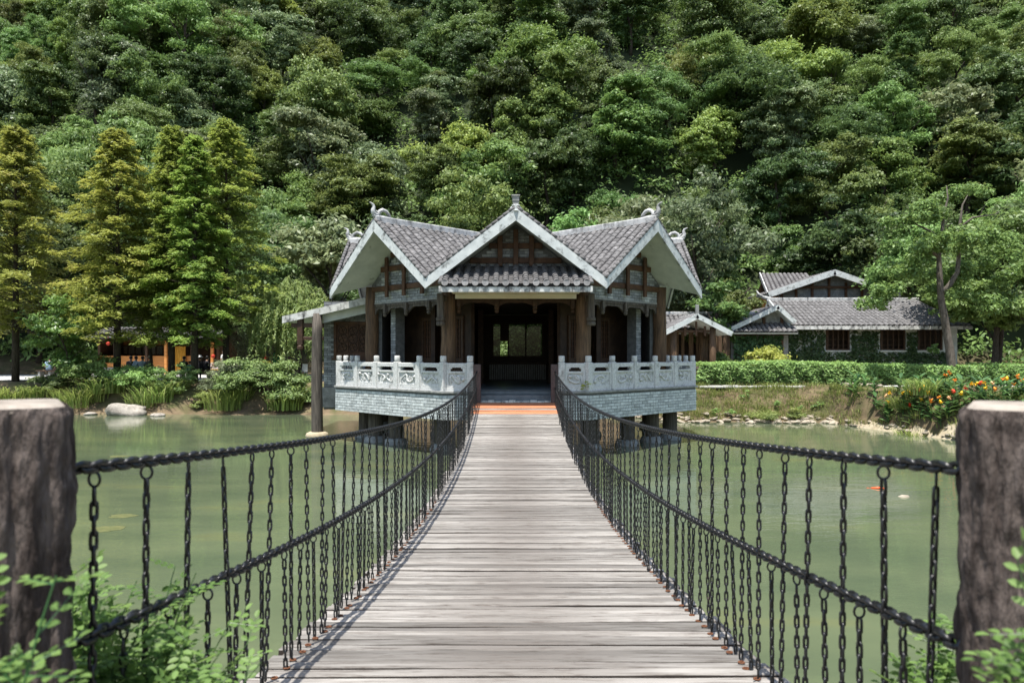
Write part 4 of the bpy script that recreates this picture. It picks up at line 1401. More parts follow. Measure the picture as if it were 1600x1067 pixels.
b = MB(); b.box(a_.x + .01, c_.x - .01, 41.985, 41.997, a_.z + .01, a_.z + .25 * H_); b.build('purple_band', plain('purple_print', (.12, .06, .22)), r_)
b = MB(); b.box(a_.x + .03, c_.x - .03, 41.985, 41.997, a_.z + .28 * H_, a_.z + .4 * H_); b.build('yellow_line', plain('yellow_print', (.65, .42, .05)), r_)
for q in range(3):
    s_ = .17; x = a_.x + .05 + q * .22; z = c_.z - .06
    b = MB()
    for (u0, u1, v0, v1) in ((0, 1, .8, .95), (.1, .9, .4, .52), (.42, .58, 0, 1), (0, .2, 0, .3), (.8, 1, 0, .3))[:5 - q % 2]:
        b.box(x + u0 * s_, x + u1 * s_, 41.985, 41.997, z - s_ + v0 * s_, z - s_ + v1 * s_)
    b.build('character', M_red, r_)
# lamp post, planter box, white board, low railing
lp = empty('lamp_post', (at(424.5, 0, 38.5).x, 38.5, 1.3), 'thin grey lamp post with flat pale head beside the green sign', 'lamp post')
x = at(424.5, 0, 38.5).x; zt = at(0, 540, 38.5).z
b = MB(); b.tube([(x, 38.5, 1.25), (x, 38.5, zt)], [.035, .028], 8); b.build('pole', M_concrete, lp, smooth=True)
b = MB(); b.bbox(x - .55, x + .14, 38.42, 38.58, zt, zt + .07, .02); b.build('lamp_head', M_white, lp)
p = at(452, 588, 37.5)
pb_ = empty('wooden_bin', (p.x, 37.5, 1.3), 'orange-brown slatted wooden bin under the willow', 'bin')
for i in range(6):
    b = MB(); b.bbox(p.x - .26 + i * .088, p.x - .26 + i * .088 + .078, 37.5, 37.53, 1.3, at(0, 566, 37.5).z, .006); b.build('slat', M_orange, pb_)
b = MB(); b.box(p.x - .25, p.x + .25, 37.54, 37.9, 1.3, at(0, 568, 37.5).z); b.build('body', M_darkwood, pb_)
p = at(471, 0, 36.5)
wc = empty('white_chair', (p.x, 36.5, 1.3), 'small white chair partly hidden behind the lean-to post', 'chair')
b = MB(); b.bbox(p.x - .2, p.x + .2, 36.5, 36.9, 1.72, 1.76, .01); b.build('seat', M_white, wc)
b = MB(); b.bbox(p.x - .2, p.x + .2, 36.86, 36.9, 1.77, 2.12, .01); b.build('backrest', M_white, wc)
for dx in (-.18, .14):
    for dy in (0, .34):
        b = MB(); b.box(p.x + dx, p.x + dx + .04, 36.52 + dy, 36.56 + dy, 1.3, 1.72); b.build('leg', M_white, wc)

# benches
def bench(px0, px1, d_, label):
    x0, x1 = at(px0, 0, d_).x, at(px1, 0, d_).x
    g_ = gz((x0 + x1) / 2, d_)
    root = empty('bench', ((x0 + x1) / 2, d_, g_), label, 'bench', 'benches along the promenade edge')
    b = MB(); b.bbox(x0, x1, d_ - .2, d_ + .2, g_ + .40, g_ + .46, .01); b.build('seat', M_darkwood, root)
    for x in (x0 + .08, (x0 + x1) / 2 - .06, x1 - .2):
        b = MB(); b.bbox(x, x + .12, d_ - .17, d_ + .17, g_ - .05, g_ + .398, .01); b.build('leg', M_concrete, root)
BD = 38.0
bench(60, 100, BD, 'dark bench under the person in pale blue behind the round bush')
bench(132, 178, BD, 'empty dark bench between the round bush and the four seated people')
bench(197, 256, BD, 'dark bench carrying the four people seated in a row')
bench(280, 331, BD, 'dark bench in the shade beside the yellow curtain')

# ------------------------------------------------------------------ people
M_skin = plain('skin', (.42, .26, .18), .6)
M_hair = plain('black_hair', (.012, .010, .009), .5)
def body_mesh(joints, edges, rad, name):
    me = bpy.data.meshes.new(name + '_cage')
    me.from_pydata(joints, edges, [])
    o = bpy.data.objects.new(name + '_cage', me)
    COL.objects.link(o)
    md = o.modifiers.new('s', 'SKIN')
    for i, v in enumerate(me.skin_vertices[0].data):
        v.radius = (rad[i], rad[i] * (.8 if i in (0, 1, 2) else 1)); v.use_root = (i == 0)
    m2 = o.modifiers.new('d', 'SUBSURF'); m2.levels = 2; m2.render_levels = 2
    dg = bpy.context.evaluated_depsgraph_get()
    out = bpy.data.meshes.new_from_object(o.evaluated_get(dg))
    bpy.data.objects.remove(o)
    return out
SEAT_J = [(0, 0, .52), (0, -.03, .74), (0, .01, .96), (0, .05, 1.10), (0, .09, 1.17), (0, .10, 1.29),
          (-.19, 0, 1.02), (-.25, .04, .78), (-.14, .26, .66), (-.09, .33, .66), (.19, 0, 1.02), (.25, .04, .78), (.14, .26, .66), (.09, .33, .66),
          (-.10, .04, .50), (-.13, .42, .50), (-.13, .44, .08), (-.13, .56, .04), (.10, .04, .50), (.13, .42, .50), (.13, .44, .08), (.13, .56, .04)]
SEAT_E = [(0, 1), (1, 2), (2, 3), (3, 4), (4, 5), (2, 6), (6, 7), (7, 8), (8, 9), (2, 10), (10, 11), (11, 12), (12, 13), (0, 14), (14, 15), (15, 16), (16, 17), (0, 18), (18, 19), (19, 20), (20, 21)]
SEAT_R = [.17, .165, .17, .06, .075, .085, .075, .05, .036, .04, .075, .05, .036, .04, .10, .07, .045, .04, .10, .07, .045, .04]
STAND_J = [(0, 0, .90), (0, -.01, 1.12), (0, 0, 1.32), (0, .02, 1.46), (0, .04, 1.53), (0, .04, 1.63),
           (-.19, 0, 1.38), (-.24, .02, 1.12), (-.22, .12, .90), (-.22, .16, .83), (.19, 0, 1.38), (.25, .02, 1.12), (.23, .1, .90), (.23, .14, .83),
           (-.10, 0, .86), (-.11, .10, .48), (-.11, .02, .09), (-.11, .14, .04), (.10, 0, .86), (.11, -.04, .48), (.11, -.14, .10), (.11, -.03, .04)]
STAND_R = [.14, .13, .155, .055, .075, .085, .07, .046, .034, .038, .07, .046, .034, .038, .10, .065, .042, .04, .10, .065, .042, .04]
def person(px, d_, rz, shirt, trousers, label, stand=False, hat=None, sc=.88, longsleeve=False, shorts=False):
    me = body_mesh(STAND_J if stand else SEAT_J, SEAT_E, STAND_R if stand else SEAT_R, 'person')
    me.materials.clear()
    for m_ in (shirt, trousers, M_skin): me.materials.append(m_)
    hz = 1.47 if stand else 1.11
    wz = .88 if stand else .60
    for p_ in me.polygons:
        c = p_.center
        out = abs(c.x) > .20 or (not stand and c.y > .12 and c.z > .58)
        if c.z > hz: p_.material_index = 2
        elif (stand and abs(c.x) > .18 and c.z < 1.2) or (not stand and ((abs(c.x) > .2 and c.z < .86 and c.z > .6) or (c.y > .14 and c.z > .575))):
            p_.material_index = 0 if longsleeve else 2
        elif c.z > wz: p_.material_index = 0
        elif shorts and c.z < .47: p_.material_index = 2
        else: p_.material_index = 1
        p_.use_smooth = True
    x = at(px, 0, d_).x
    o = link('person', me); o.location = (x, d_, gz(x, d_) + (.0 if stand else -.03)); o.rotation_euler = (0, 0, rz); o.scale = (sc, sc, sc)
    tag(o, label, 'person', 'people along the promenade')
    hd = Vector(STAND_J[5] if stand else SEAT_J[5])
    b = MB()
    n = 12
    prof = [(.03, .125), (.075, .105), (.098, .06), (.102, .0), (.092, -.05)]
    b.lathe(prof[::-1], (hd.x, hd.y - .02, hd.z - .01), n)
    if hat:
        b2 = MB(); b2.lathe([(.20, 0), (.19, .02), (.11, .03), (.105, .1), (.06, .13)], (hd.x, hd.y, hd.z + .04), 16)
        link('hat', b2.mesh('hat', hat, smooth=True), o)
    link('hair', b.mesh('hair', M_hair, smooth=True), o)
    # shoulders, nose, ears
    b = MB(); b.tube([(hd.x, hd.y + .085, hd.z - .02), (hd.x, hd.y + .11, hd.z - .045)], [.012, .016], 6)
    for s_ in (-1, 1): b.lathe([(.01, -.03), (.018, 0), (.01, .03)], (s_ * .088 + hd.x, hd.y, hd.z - .03), 6)
    link('face', b.mesh('face', M_skin, smooth=True), o)
    return o
C_blue = plain('pale_blue_cloth', (.24, .34, .46), .85); C_blue2 = plain('grey_blue_cloth', (.20, .28, .35), .85)
C_dark = plain('dark_cloth', (.022, .022, .028), .85); C_olive = plain('olive_cloth', (.055, .062, .04), .85)
C_white = plain('white_cloth', (.74, .75, .76), .85); C_teal = plain('teal_cloth', (.03, .22, .27), .85)
C_straw = plain('straw_hat', (.30, .25, .16), .85)
person(77, BD, .1, C_blue, C_dark, 'person in pale blue shirt sitting alone by the round bush, back turned')
person(203, BD, -.25, C_dark, C_dark, 'person in dark top at the left end of the four-person bench', longsleeve=False)
person(211.5, BD, .0, C_blue, C_dark, 'person in pale blue shirt second on the four-person bench, back turned')
person(222, BD, .05, C_blue2, C_dark, 'person in grey-blue shirt third on the four-person bench, back turned')
person(233, BD, -.35, C_olive, C_dark, 'person in olive top and brimmed hat at the end of the bench', hat=C_straw, longsleeve=True)
person(287, BD, .1, C_dark, C_dark, 'person in dark clothes seated beside the yellow curtain', longsleeve=True)
person(295.5, BD, -.1, C_teal, C_dark, 'small person in teal top seated next to the yellow curtain', sc=.7)
person(313, BD, .7, C_dark, C_dark, 'person in dark top with white cap seated in deep shade', hat=C_white)
person(322, BD, -.6, C_dark, C_dark, 'person in dark clothes seated nearest the pink banner', longsleeve=True)
person(350, 41, 1.3, C_white, C_dark, 'person in white top and dark shorts walking past the banner', stand=True, shorts=True, sc=.9)
# ------------------------------------------------------------------ vegetation
LEAF = [
    leaf_mat('leaf_dark_green', (.020, .045, .015), (.058, .105, .032)),
    leaf_mat('leaf_mid_green', (.032, .072, .018), (.088, .158, .042)),
    leaf_mat('leaf_yellow_green', (.045, .090, .016), (.115, .190, .040)),
    leaf_mat('leaf_grey_green', (.040, .068, .034), (.105, .150, .080), spec=.4, rough=.45),
    leaf_mat('leaf_fresh_green', (.036, .085, .020), (.095, .185, .050)),
    leaf_mat('leaf_olive', (.035, .058, .015), (.088, .128, .034)),
]
M_gold = leaf_mat('leaf_conifer_gold', (.062, .105, .015), (.17, .235, .036), (.22, .20, .035), trans=.35, orand=.12)
M_goldbrown = leaf_mat('leaf_conifer_bronze', (.075, .098, .014), (.19, .22, .036), (.34, .31, .07), trans=.35, orand=.1)
M_golden_green = leaf_mat('leaf_conifer_green', (.048, .105, .015), (.14, .235, .036), (.16, .19, .03), trans=.35, orand=.1)
M_willow = leaf_mat('leaf_willow', (.085, .145, .04), (.2, .32, .10), (.3, .38, .15), trans=.38)
M_hedge = leaf_mat('leaf_hedge', (.050, .105, .025), (.155, .27, .072), (.15, .22, .07), trans=.25, orand=.05)
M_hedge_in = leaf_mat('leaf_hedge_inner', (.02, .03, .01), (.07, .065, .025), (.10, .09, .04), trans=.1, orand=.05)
M_reed = leaf_mat('leaf_reed', (.06, .105, .022), (.155, .235, .06), (.26, .3, .11), trans=.3, orand=.2)
M_shrub = leaf_mat('leaf_juniper_shrub', (.042, .085, .024), (.12, .19, .058), (.2, .28, .1), trans=.2, orand=.1)
M_feather = leaf_mat('leaf_tamarisk', (.06, .08, .045), (.15, .18, .11), (.22, .24, .15), trans=.2)
M_bush = leaf_mat('leaf_bright_bush', (.030, .075, .014), (.095, .185, .036), (.17, .27, .07), trans=.3, spec=.5, rough=.4, orand=.1)
M_ivy = leaf_mat('leaf_ivy', (.012, .034, .012), (.030, .072, .024), (.05, .1, .035), trans=.1)
M_lime = leaf_mat('leaf_lime_shrub', (.085, .13, .016), (.24, .29, .045), (.34, .34, .09), trans=.3, orand=.05)
M_canna = leaf_mat('leaf_canna', (.022, .070, .022), (.06, .15, .045), (.1, .2, .07), trans=.25, spec=.5, rough=.4)
M_fgleaf = leaf_mat('leaf_foreground', (.045, .095, .02), (.105, .185, .05), (.2, .3, .09), trans=.4, orand=.05)
M_grass = leaf_mat('leaf_grass', (.05, .09, .02), (.13, .19, .05), (.25, .24, .09), trans=.25)

def crown(rng, R, H, clumps, leaves, lsize, asp, zoff, flat=1.0, spike=0.0, upb=.35, low=1.0):
    """leaf cloud: clumps on an uneven hull"""
    cs, rs = [], []
    nl_ = 5
    lc = rng.normal(size=(nl_, 3)) * np.array([R * .42, R * .42, H * .17]); lc[0] = 0
    lr = np.clip(rng.uniform(.42, .78, nl_), 0, 1); lr[0] = .72
    for i in range(clumps):
        j = rng.integers(0, nl_)
        d_ = unit(rng.normal(size=(1, 3)))[0]
        if d_[2] < -.25 and rng.random() < low: d_[2] = -d_[2] * .6
        k = (.6 + .5 * rng.random() ** .6) * lr[j]
        p = lc[j] + d_ * np.array([R, R, H * .5]) * k
        p[2] = np.clip(p[2], -H * .5, H * .56)
        if spike: p[:2] *= np.clip(1.0 - spike * (p[2] / (H * .5)), .15, 2)
        cs.append(p); rs.append(R * rng.uniform(.14, .40) * (60 / max(clumps, 60)) ** .45)
    cs = np.array(cs); rs = np.array(rs)
    w_ = rs ** 1.7 / (rs ** 1.7).sum()
    ci = rng.choice(clumps, leaves, p=w_)
    d_ = unit(rng.normal(size=(leaves, 3)))
    d_[:, 2] = np.where(d_[:, 2] < -.3, -d_[:, 2] * .5, d_[:, 2])
    rad = rs[ci] * (.5 + .65 * rng.random(leaves))
    loose = rng.random(leaves) < .16
    rad = np.where(loose, rad * rng.uniform(1.1, 1.9, leaves), rad)
    P = cs[ci] + d_ * rad[:, None] * np.array([1, 1, .75 * flat])
    P[:, 2] += zoff
    N_ = d_ * .6 + np.array([0, -.12, upb]) + rng.normal(size=(leaves, 3)) * .45
    clv = rng.random(clumps)
    val = np.clip(.45 * clv[ci] + .55 * rng.random(leaves), 0, 1)
    V, Fq, A = leaf_quads(P, N_, lsize * rng.uniform(.6, 1.3, leaves), asp, rng, val=val)
    return V, Fq, A

def trunk_mb(H, r, rng, limbs=5, spread=1.6, z0=0.0, bend=.25):
    b = MB()
    pts = [(0, 0, z0 - .3)]; rad = [r * 1.25]
    for i in range(1, 7):
        t = i / 6
        pts.append((bend * math.sin(t * 3 + rng.random()), bend * math.cos(t * 2.3) - bend, z0 + H * t)); rad.append(r * (1 - .6 * t))
    b.tube(pts, rad, 9)
    for k in range(limbs):
        i = 3 + k % 3
        p = Vector(pts[i]); a = k * 2.4 + rng.random()
        q = [p, p + Vector((math.cos(a) * spread * .4, math.sin(a) * spread * .4, H * .14)), p + Vector((math.cos(a) * spread, math.sin(a) * spread, H * .32))]
        b.tube(q, [rad[i] * .6, rad[i] * .4, rad[i] * .15], 6)
    return b

KIND = ['dark green', 'mid green', 'yellow-green', 'grey-green', 'fresh green', 'olive']
PROTO = []
cfg = [(2.9, 6.0, 125, 22000, .30, .5, 1.0, 0.0), (2.7, 5.4, 115, 22000, .30, .5, 1.0, .0), (2.6, 5.2, 115, 21000, .30, .45, 1.0, .1), (2.8, 5.2, 120, 20000, .34, .42, .9, .0), (2.9, 5.0, 110, 21000, .36, .26, .7, .1), (2.5, 5.8, 115, 21000, .30, .36, .85, .25)]
for kd, (R_, H_, nc, nl, ls, asp, fl, spk) in enumerate(cfg):
    for var in range(2):
        rng = np.random.default_rng(100 + kd * 10 + var)
        H2 = H_ * (1 if var == 0 else 1.25); R2 = R_ * (1 if var == 0 else .85)
        V, Fq, A = crown(rng, R2, H2, nc, nl, ls * .78, asp, H2 * .5 + .2, fl, spk, .35, .45)
        cm_ = np_mesh('crown', V, Fq, LEAF[kd], A)
        tm_ = trunk_mb(H2 * .75, .16, rng, 5, R2 * .5).mesh('trunk', M_trunk, smooth=True)
        PROTO.append((kd, cm_, tm_, R2, H2))

ORD = ['first', 'second', 'third', 'fourth', 'fifth', 'sixth', 'seventh', 'eighth', 'ninth', 'tenth', 'eleventh', 'twelfth', 'thirteenth', 'fourteenth', 'fifteenth', 'sixteenth',
       'seventeenth', 'eighteenth', 'nineteenth', 'twentieth', 'twenty-first', 'twenty-second', 'twenty-third', 'twenty-fourth', 'twenty-fifth', 'twenty-sixth', 'twenty-seventh', 'twenty-eighth', 'twenty-ninth', 'thirtieth']
trees = []   # x, y, scale, proto, rz
rg = random.Random(21)
y = 49.5
row = 0
while y < 103:
    half = .75 * y + 7
    x = -half + rg.uniform(0, 3)
    while x < half:
        xx, yy = x + rg.uniform(-1.5, 1.5), y + rg.uniform(-1.6, 1.6)
        t = yy - float(hill_foot(xx))
        if t > 1.0 and not (14 < xx < 25 and yy < 50.3) and not (-26 < xx < -11 and yy < 53):
            v = mnoise.noise(Vector((xx * .06, yy * .07, 3.3)))
            q = rg.random() + v * .55
            hi = (yy - 50) / 45
            if q < .16 + .22 * hi: kd = 0
            elif q < .42 + .1 * hi: kd = 1
            elif q < .56: kd = 5
            elif q < .74: kd = 4
            elif q < .90: kd = 3
            else: kd = 2
            trees.append((xx, yy, rg.uniform(.85, 1.5), kd * 2 + rg.randint(0, 1), rg.uniform(0, 6.28)))
        x += rg.uniform(4.8, 6.6) * (1 + .0 * row)
    y += 4.7 + row * .12
    row += 1
recs = []
for (xx, yy, sc, pi_, rz) in trees:
    kd, cm_, tm_, R2, H2 = PROTO[pi_]
    z = gz(xx, yy)
    el = (z + H2 * .6 * sc - E) / yy
    band = 0 if el > .46 else (1 if el > .37 else (2 if el > .25 else 3))
    recs.append((kd, band, xx / yy, xx, yy, z, sc, pi_, rz))
recs.sort(key=lambda r: (r[0], r[1], r[2]))
BAND = ['along the upper edge of the wooded hillside', 'high on the wooded hillside', 'midway up the wooded hillside', 'along the foot of the wooded hillside']
cnt = {}
for kd, band, _, xx, yy, z, sc, pi_, rz in recs:
    _, cm_, tm_, R2, H2 = PROTO[pi_]
    i = cnt.get((kd, band), 0); cnt[(kd, band)] = i + 1
    root = empty('hillside_tree', (xx, yy, z), f'{ORD[min(i, 29)]} {KIND[kd]} leafy tree from the left {BAND[band]}', 'tree', 'trees on the wooded hillside')
    root.rotation_euler = (0, 0, rz); root.scale = (sc * rg.uniform(.85, 1.2), sc * rg.uniform(.85, 1.2), sc * rg.uniform(.75, 1.3))
    link('trunk', tm_, root); link('crown', cm_, root)
print('hill trees', len(recs), max(cnt.values()))

# undergrowth between the trees
rng = np.random.default_rng(5)
nm = 3400
mx_ = rng.uniform(-88, 88, nm); my_ = rng.uniform(46, 112, nm)
keep = (np.abs(mx_) < .78 * my_ + 8) & (my_ > hill_foot(mx_) + .5) & ~((mx_ > 14) & (mx_ < 25) & (my_ < 49.8)) & ~((mx_ > -26) & (mx_ < -11) & (my_ < 52))
mx_, my_ = mx_[keep], my_[keep]; nm = len(mx_)
mz_ = ground(mx_, my_); mr_ = rng.uniform(1.0, 2.3, nm); mv_ = rng.random(nm)
ci = np.repeat(np.arange(nm), 128)
d_ = unit(rng.normal(size=(len(ci), 3))); d_[:, 2] = np.abs(d_[:, 2])
rr_ = mr_[ci] * (.6 + .5 * rng.random(len(ci)))
P_ = np.stack([mx_[ci], my_[ci], mz_[ci]], -1) + d_ * rr_[:, None] * np.array([1.2, 1.2, .95])
nn = d_ * .6 + np.array([0, 0, .4]) + rng.normal(size=d_.shape) * .4
V, Fq, A = leaf_quads(P_, nn, rng.uniform(.25, .55, len(ci)), .45, rng, val=np.clip(.6 * mv_[ci] + .4 * rng.random(len(ci)), 0, 1))
tag(link('undergrowth', np_mesh('undergrowth', V, Fq, LEAF[1], A)), 'dense dark undergrowth covering the hillside between the trees', 'undergrowth', kind='stuff')

# ---- single broadleaf trees nearer the water
def broad_tree(name, px, d_, H, R, kd, label, leaves=14000, ls=.26, asp=.45, clumps=60, trunk_r=.17, base=1.0, flat=.9, seed=0, mat=None, tmat=None, group='broadleaf trees behind the pavilion and houses', cat='tree', spk=0.0):
    rng = np.random.default_rng(400 + seed)
    x = at(px, 0, d_).x
    z = gz(x, d_)
    root = empty(name, (x, d_, z), label, cat, group)
    V, Fq, A = crown(rng, R, H - base, clumps, leaves, ls, asp, base + (H - base) * .5, flat, spk)
    tm_ = trunk_mb(H * .7, trunk_r, rng, 6, R * .6).mesh('trunk', tmat or M_trunk, smooth=True)
    link('trunk', tm_, root)
    link('crown', np_mesh('crown', V, Fq, mat or LEAF[kd], A), root)
    return root
broad_tree('broadleaf_tree', 965, 40, 11.5, 3.4, 3, 'large pale glossy tree rising behind the roof valley beside the entrance gable', ls=.34, asp=.4, seed=1, leaves=17000)
broad_tree('broadleaf_tree', 1082, 39, 10.8, 2.9, 3, 'grey-green tree beside the horned finial above the shaded balustrade', ls=.28, asp=.4, seed=2, leaves=15000)
broad_tree('broadleaf_tree', 515, 38, 9.0, 2.7, 3, 'pale large-leaved tree behind the lean-to end of the roof', ls=.34, asp=.45, seed=3)
broad_tree('broadleaf_tree', 625, 40, 10.0, 2.8, 0, 'dark green tree behind the sunlit roof wing', seed=4)
broad_tree('broadleaf_tree', 705, 41, 9.2, 2.4, 0, 'dark grey-green tree behind the ridge left of the entrance gable', seed=5, mat=LEAF[5])
broad_tree('broadleaf_tree', 765, 41.5, 10.5, 2.6, 1, 'mid green tree directly behind the entrance finial', seed=6)
broad_tree('broadleaf_tree', 870, 40, 8.6, 2.3, 4, 'fresh green tree just right of the entrance finial', seed=7)
broad_tree('broadleaf_tree', 450, 42, 9.5, 2.9, 0, 'dark tree behind the willow', seed=8)
broad_tree('broadleaf_tree', 1140, 43, 6.5, 1.9, 5, 'olive tree above the gate shelter', seed=9)
broad_tree('broadleaf_tree', 1115, 36.5, 4.9, 1.3, 1, 'low young tree over the gate shelter roof', seed=10, leaves=5000, clumps=30)
broad_tree('broadleaf_tree', 1425, 42.0, 9.2, 2.4, 1, 'leafy tree overlapping the end of the taller house', seed=11)
broad_tree('broadleaf_tree', 1555, 36, 9.6, 3.0, 1, 'tall mid green tree behind the slanting trunk tree at the frame edge', seed=12)
broad_tree('broadleaf_tree', 1545, 33.5, 5.2, 1.7, 4, 'small dense tree behind the second hedge near the frame edge', seed=13, leaves=11000)
broad_tree('broadleaf_tree', 1640, 34, 8.5, 2.8, 0, 'dark tree cut by the edge of the view beyond the hedge', seed=14)
broad_tree('broadleaf_tree', 1440, 46, 12, 3.2, 0, 'dark tall tree behind the slanting trunk tree', seed=15)
broad_tree('broadleaf_tree', 60, 47, 10.5, 3.2, 0, 'dark tree between the two conifers nearest the frame edge', seed=16)
broad_tree('broadleaf_tree', -20, 42, 8.5, 3.0, 0, 'dark shaded tree at the frame edge behind the bronze conifer', seed=17)
broad_tree('broadleaf_tree', 120, 51, 11.5, 3.4, 1, 'broad tree behind the second conifer', seed=18)
broad_tree('broadleaf_tree', 420, 49, 11.5, 3.3, 1, 'mid green tree behind the tallest conifer', seed=19)
broad_tree('broadleaf_tree', 245, 51, 12, 3.3, 0, 'dark tree filling the gap between the conifers over the stall', seed=20)
broad_tree('round_bush', 102, 32.9, 3.7, 1.6, 4, 'round bright green bush in front of the benches', seed=21, mat=M_bush, leaves=11000, ls=.17, clumps=45, trunk_r=.06, base=.5, group=None, cat='bush')
broad_tree('maple_tree', 230, 36.2, 5.0, 2.3, 2, 'small spreading tree with forked trunk before the stall', seed=22, mat=M_golden_green, leaves=12000, ls=.2, clumps=50, trunk_r=.09, base=2.0, flat=.6, group=None)
# feathery grey shrub by the stand
def spray_shrub(px, d_, H, R, label, seed):
    rng = np.random.default_rng(seed)
    x = at(px, 0, d_).x; z = gz(x, d_)
    root = empty('feathery_shrub', (x, d_, z), label, 'shrub')
    b = MB(); parts = []
    for k in range(46):
        a = rng.uniform(0, 6.28); l = rng.uniform(.6, 1) * H; o = rng.uniform(.25, 1) * R
        pts = [Vector((0.05 * math.cos(a), .05 * math.sin(a), 0)), Vector((o * .35 * math.cos(a), o * .35 * math.sin(a), l * .55)), Vector((o * math.cos(a), o * math.sin(a), l * rng.uniform(.75, 1.0)))]
        b.tube(pts, [.018, .012, .004], 5)
        n = 75
        t = rng.uniform(.35, 1, n)
        Pp = np.array([list(pts[1].lerp(pts[2], max(0, (tt - .35) / .65))) for tt in t]) + rng.normal(size=(n, 3)) * .07
        parts.append(leaf_quads(Pp, rng.normal(size=(n, 3)) + np.array([0, 0, .6]), .13, .22, rng, T=np.tile(np.array(pts[2] - pts[1]), (n, 1)) + rng.normal(size=(n, 3)) * .5))
    link('stem', b.mesh('stem', M_trunk_gray), root)
    link('foliage', np_mesh('foliage', *merge(parts)[:2], M_feather, merge(parts)[2]), root)
spray_shrub(385, 36, 3.3, 1.9, 'feathery grey-green shrub with wispy stems beside the willow', 77)

# slanting trunk tree on the right bank
lt_ = empty('slanting_tree', (at(1487, 0, 30.2).x, 30.2, 1.2), 'tree with tall slanting grey trunk and bare upper twigs beside the hedge', 'tree')
T_ = lambda px, py, d_=30.2: at(px, py, d_)
b = MB()
b.tube([T_(1488, 612), T_(1488, 585), T_(1484, 545), T_(1477, 505), T_(1470, 465), T_(1468, 430), T_(1467, 400), T_(1472, 360), T_(1476, 330), T_(1481, 310), T_(1479, 290)], [.22, .185, .165, .15, .135, .115, .09, .07, .05, .035, .012], 12)
b.tube([T_(1470, 460), T_(1484, 445), T_(1496, 425), T_(1499, 390), T_(1500, 350), T_(1504, 320), T_(1512, 305)], [.12, .11, .09, .08, .06, .035, .01], 9)
b.tube([T_(1466, 402), T_(1455, 392), T_(1442, 375), T_(1440, 372)], [.07, .06, .05, .04], 8)
b.tube([T_(1472, 372), T_(1455, 362), T_(1432, 351), T_(1425, 345)], [.06, .05, .035, .015], 8)
b.tube([T_(1501, 355), T_(1520, 340), T_(1535, 338), T_(1555, 335), T_(1562, 330)], [.05, .04, .03, .02, .006], 7)
b.tube([T_(1530, 339), T_(1538, 322), T_(1545, 312)], [.02, .013, .004], 6)
b.tube([T_(1425, 345), T_(1424, 332), T_(1415, 320)], [.02, .012, .004], 6)
lb_ = base_of(lt_)
link('trunk', b.mesh('trunk', M_trunk_gray, lb_, smooth=True), lt_)
rng = np.random.default_rng(91)
parts = []
for (px, py, r_, n_) in ((1400, 420, 1.0, 2200), (1440, 330, .9, 1800), (1420, 380, .9, 1800), (1500, 310, .9, 1700), (1460, 440, .8, 1500), (1520, 430, 1.1, 2400), (1545, 380, 1.0, 2000), (1510, 370, .8, 1500), (1380, 460, .9, 1800), (1455, 545, .25, 200), (1470, 480, .4, 400), (1530, 460, .8, 1300), (1400, 350, .8, 1400), (1575, 420, .9, 1500), (1465, 380, .7, 1200)):
    c = T_(px, py, 30.2 + rng.uniform(-.6, 1.2)) - lb_
    n_ = int(n_ * .85)
    kc = np.array(c) + rng.normal(size=(7, 3)) * np.array([r_, r_, r_ * .6]) * .55
    ii = rng.integers(0, 7, n_)
    d_ = unit(rng.normal(size=(n_, 3)))
    P_ = kc[ii] + d_ * (r_ * .5 * rng.random(n_) ** .5)[:, None] * np.array([1, 1, .7])
    parts.append(leaf_quads(P_, d_ * .5 + np.array([0, 0, .5]) + rng.normal(size=(n_, 3)) * .4, rng.uniform(.1, .2, n_), .55, rng))
V, Fq, A = merge(parts)
link('crown', np_mesh('crown', V, Fq, M_bush if False else LEAF[4], A), lt_)

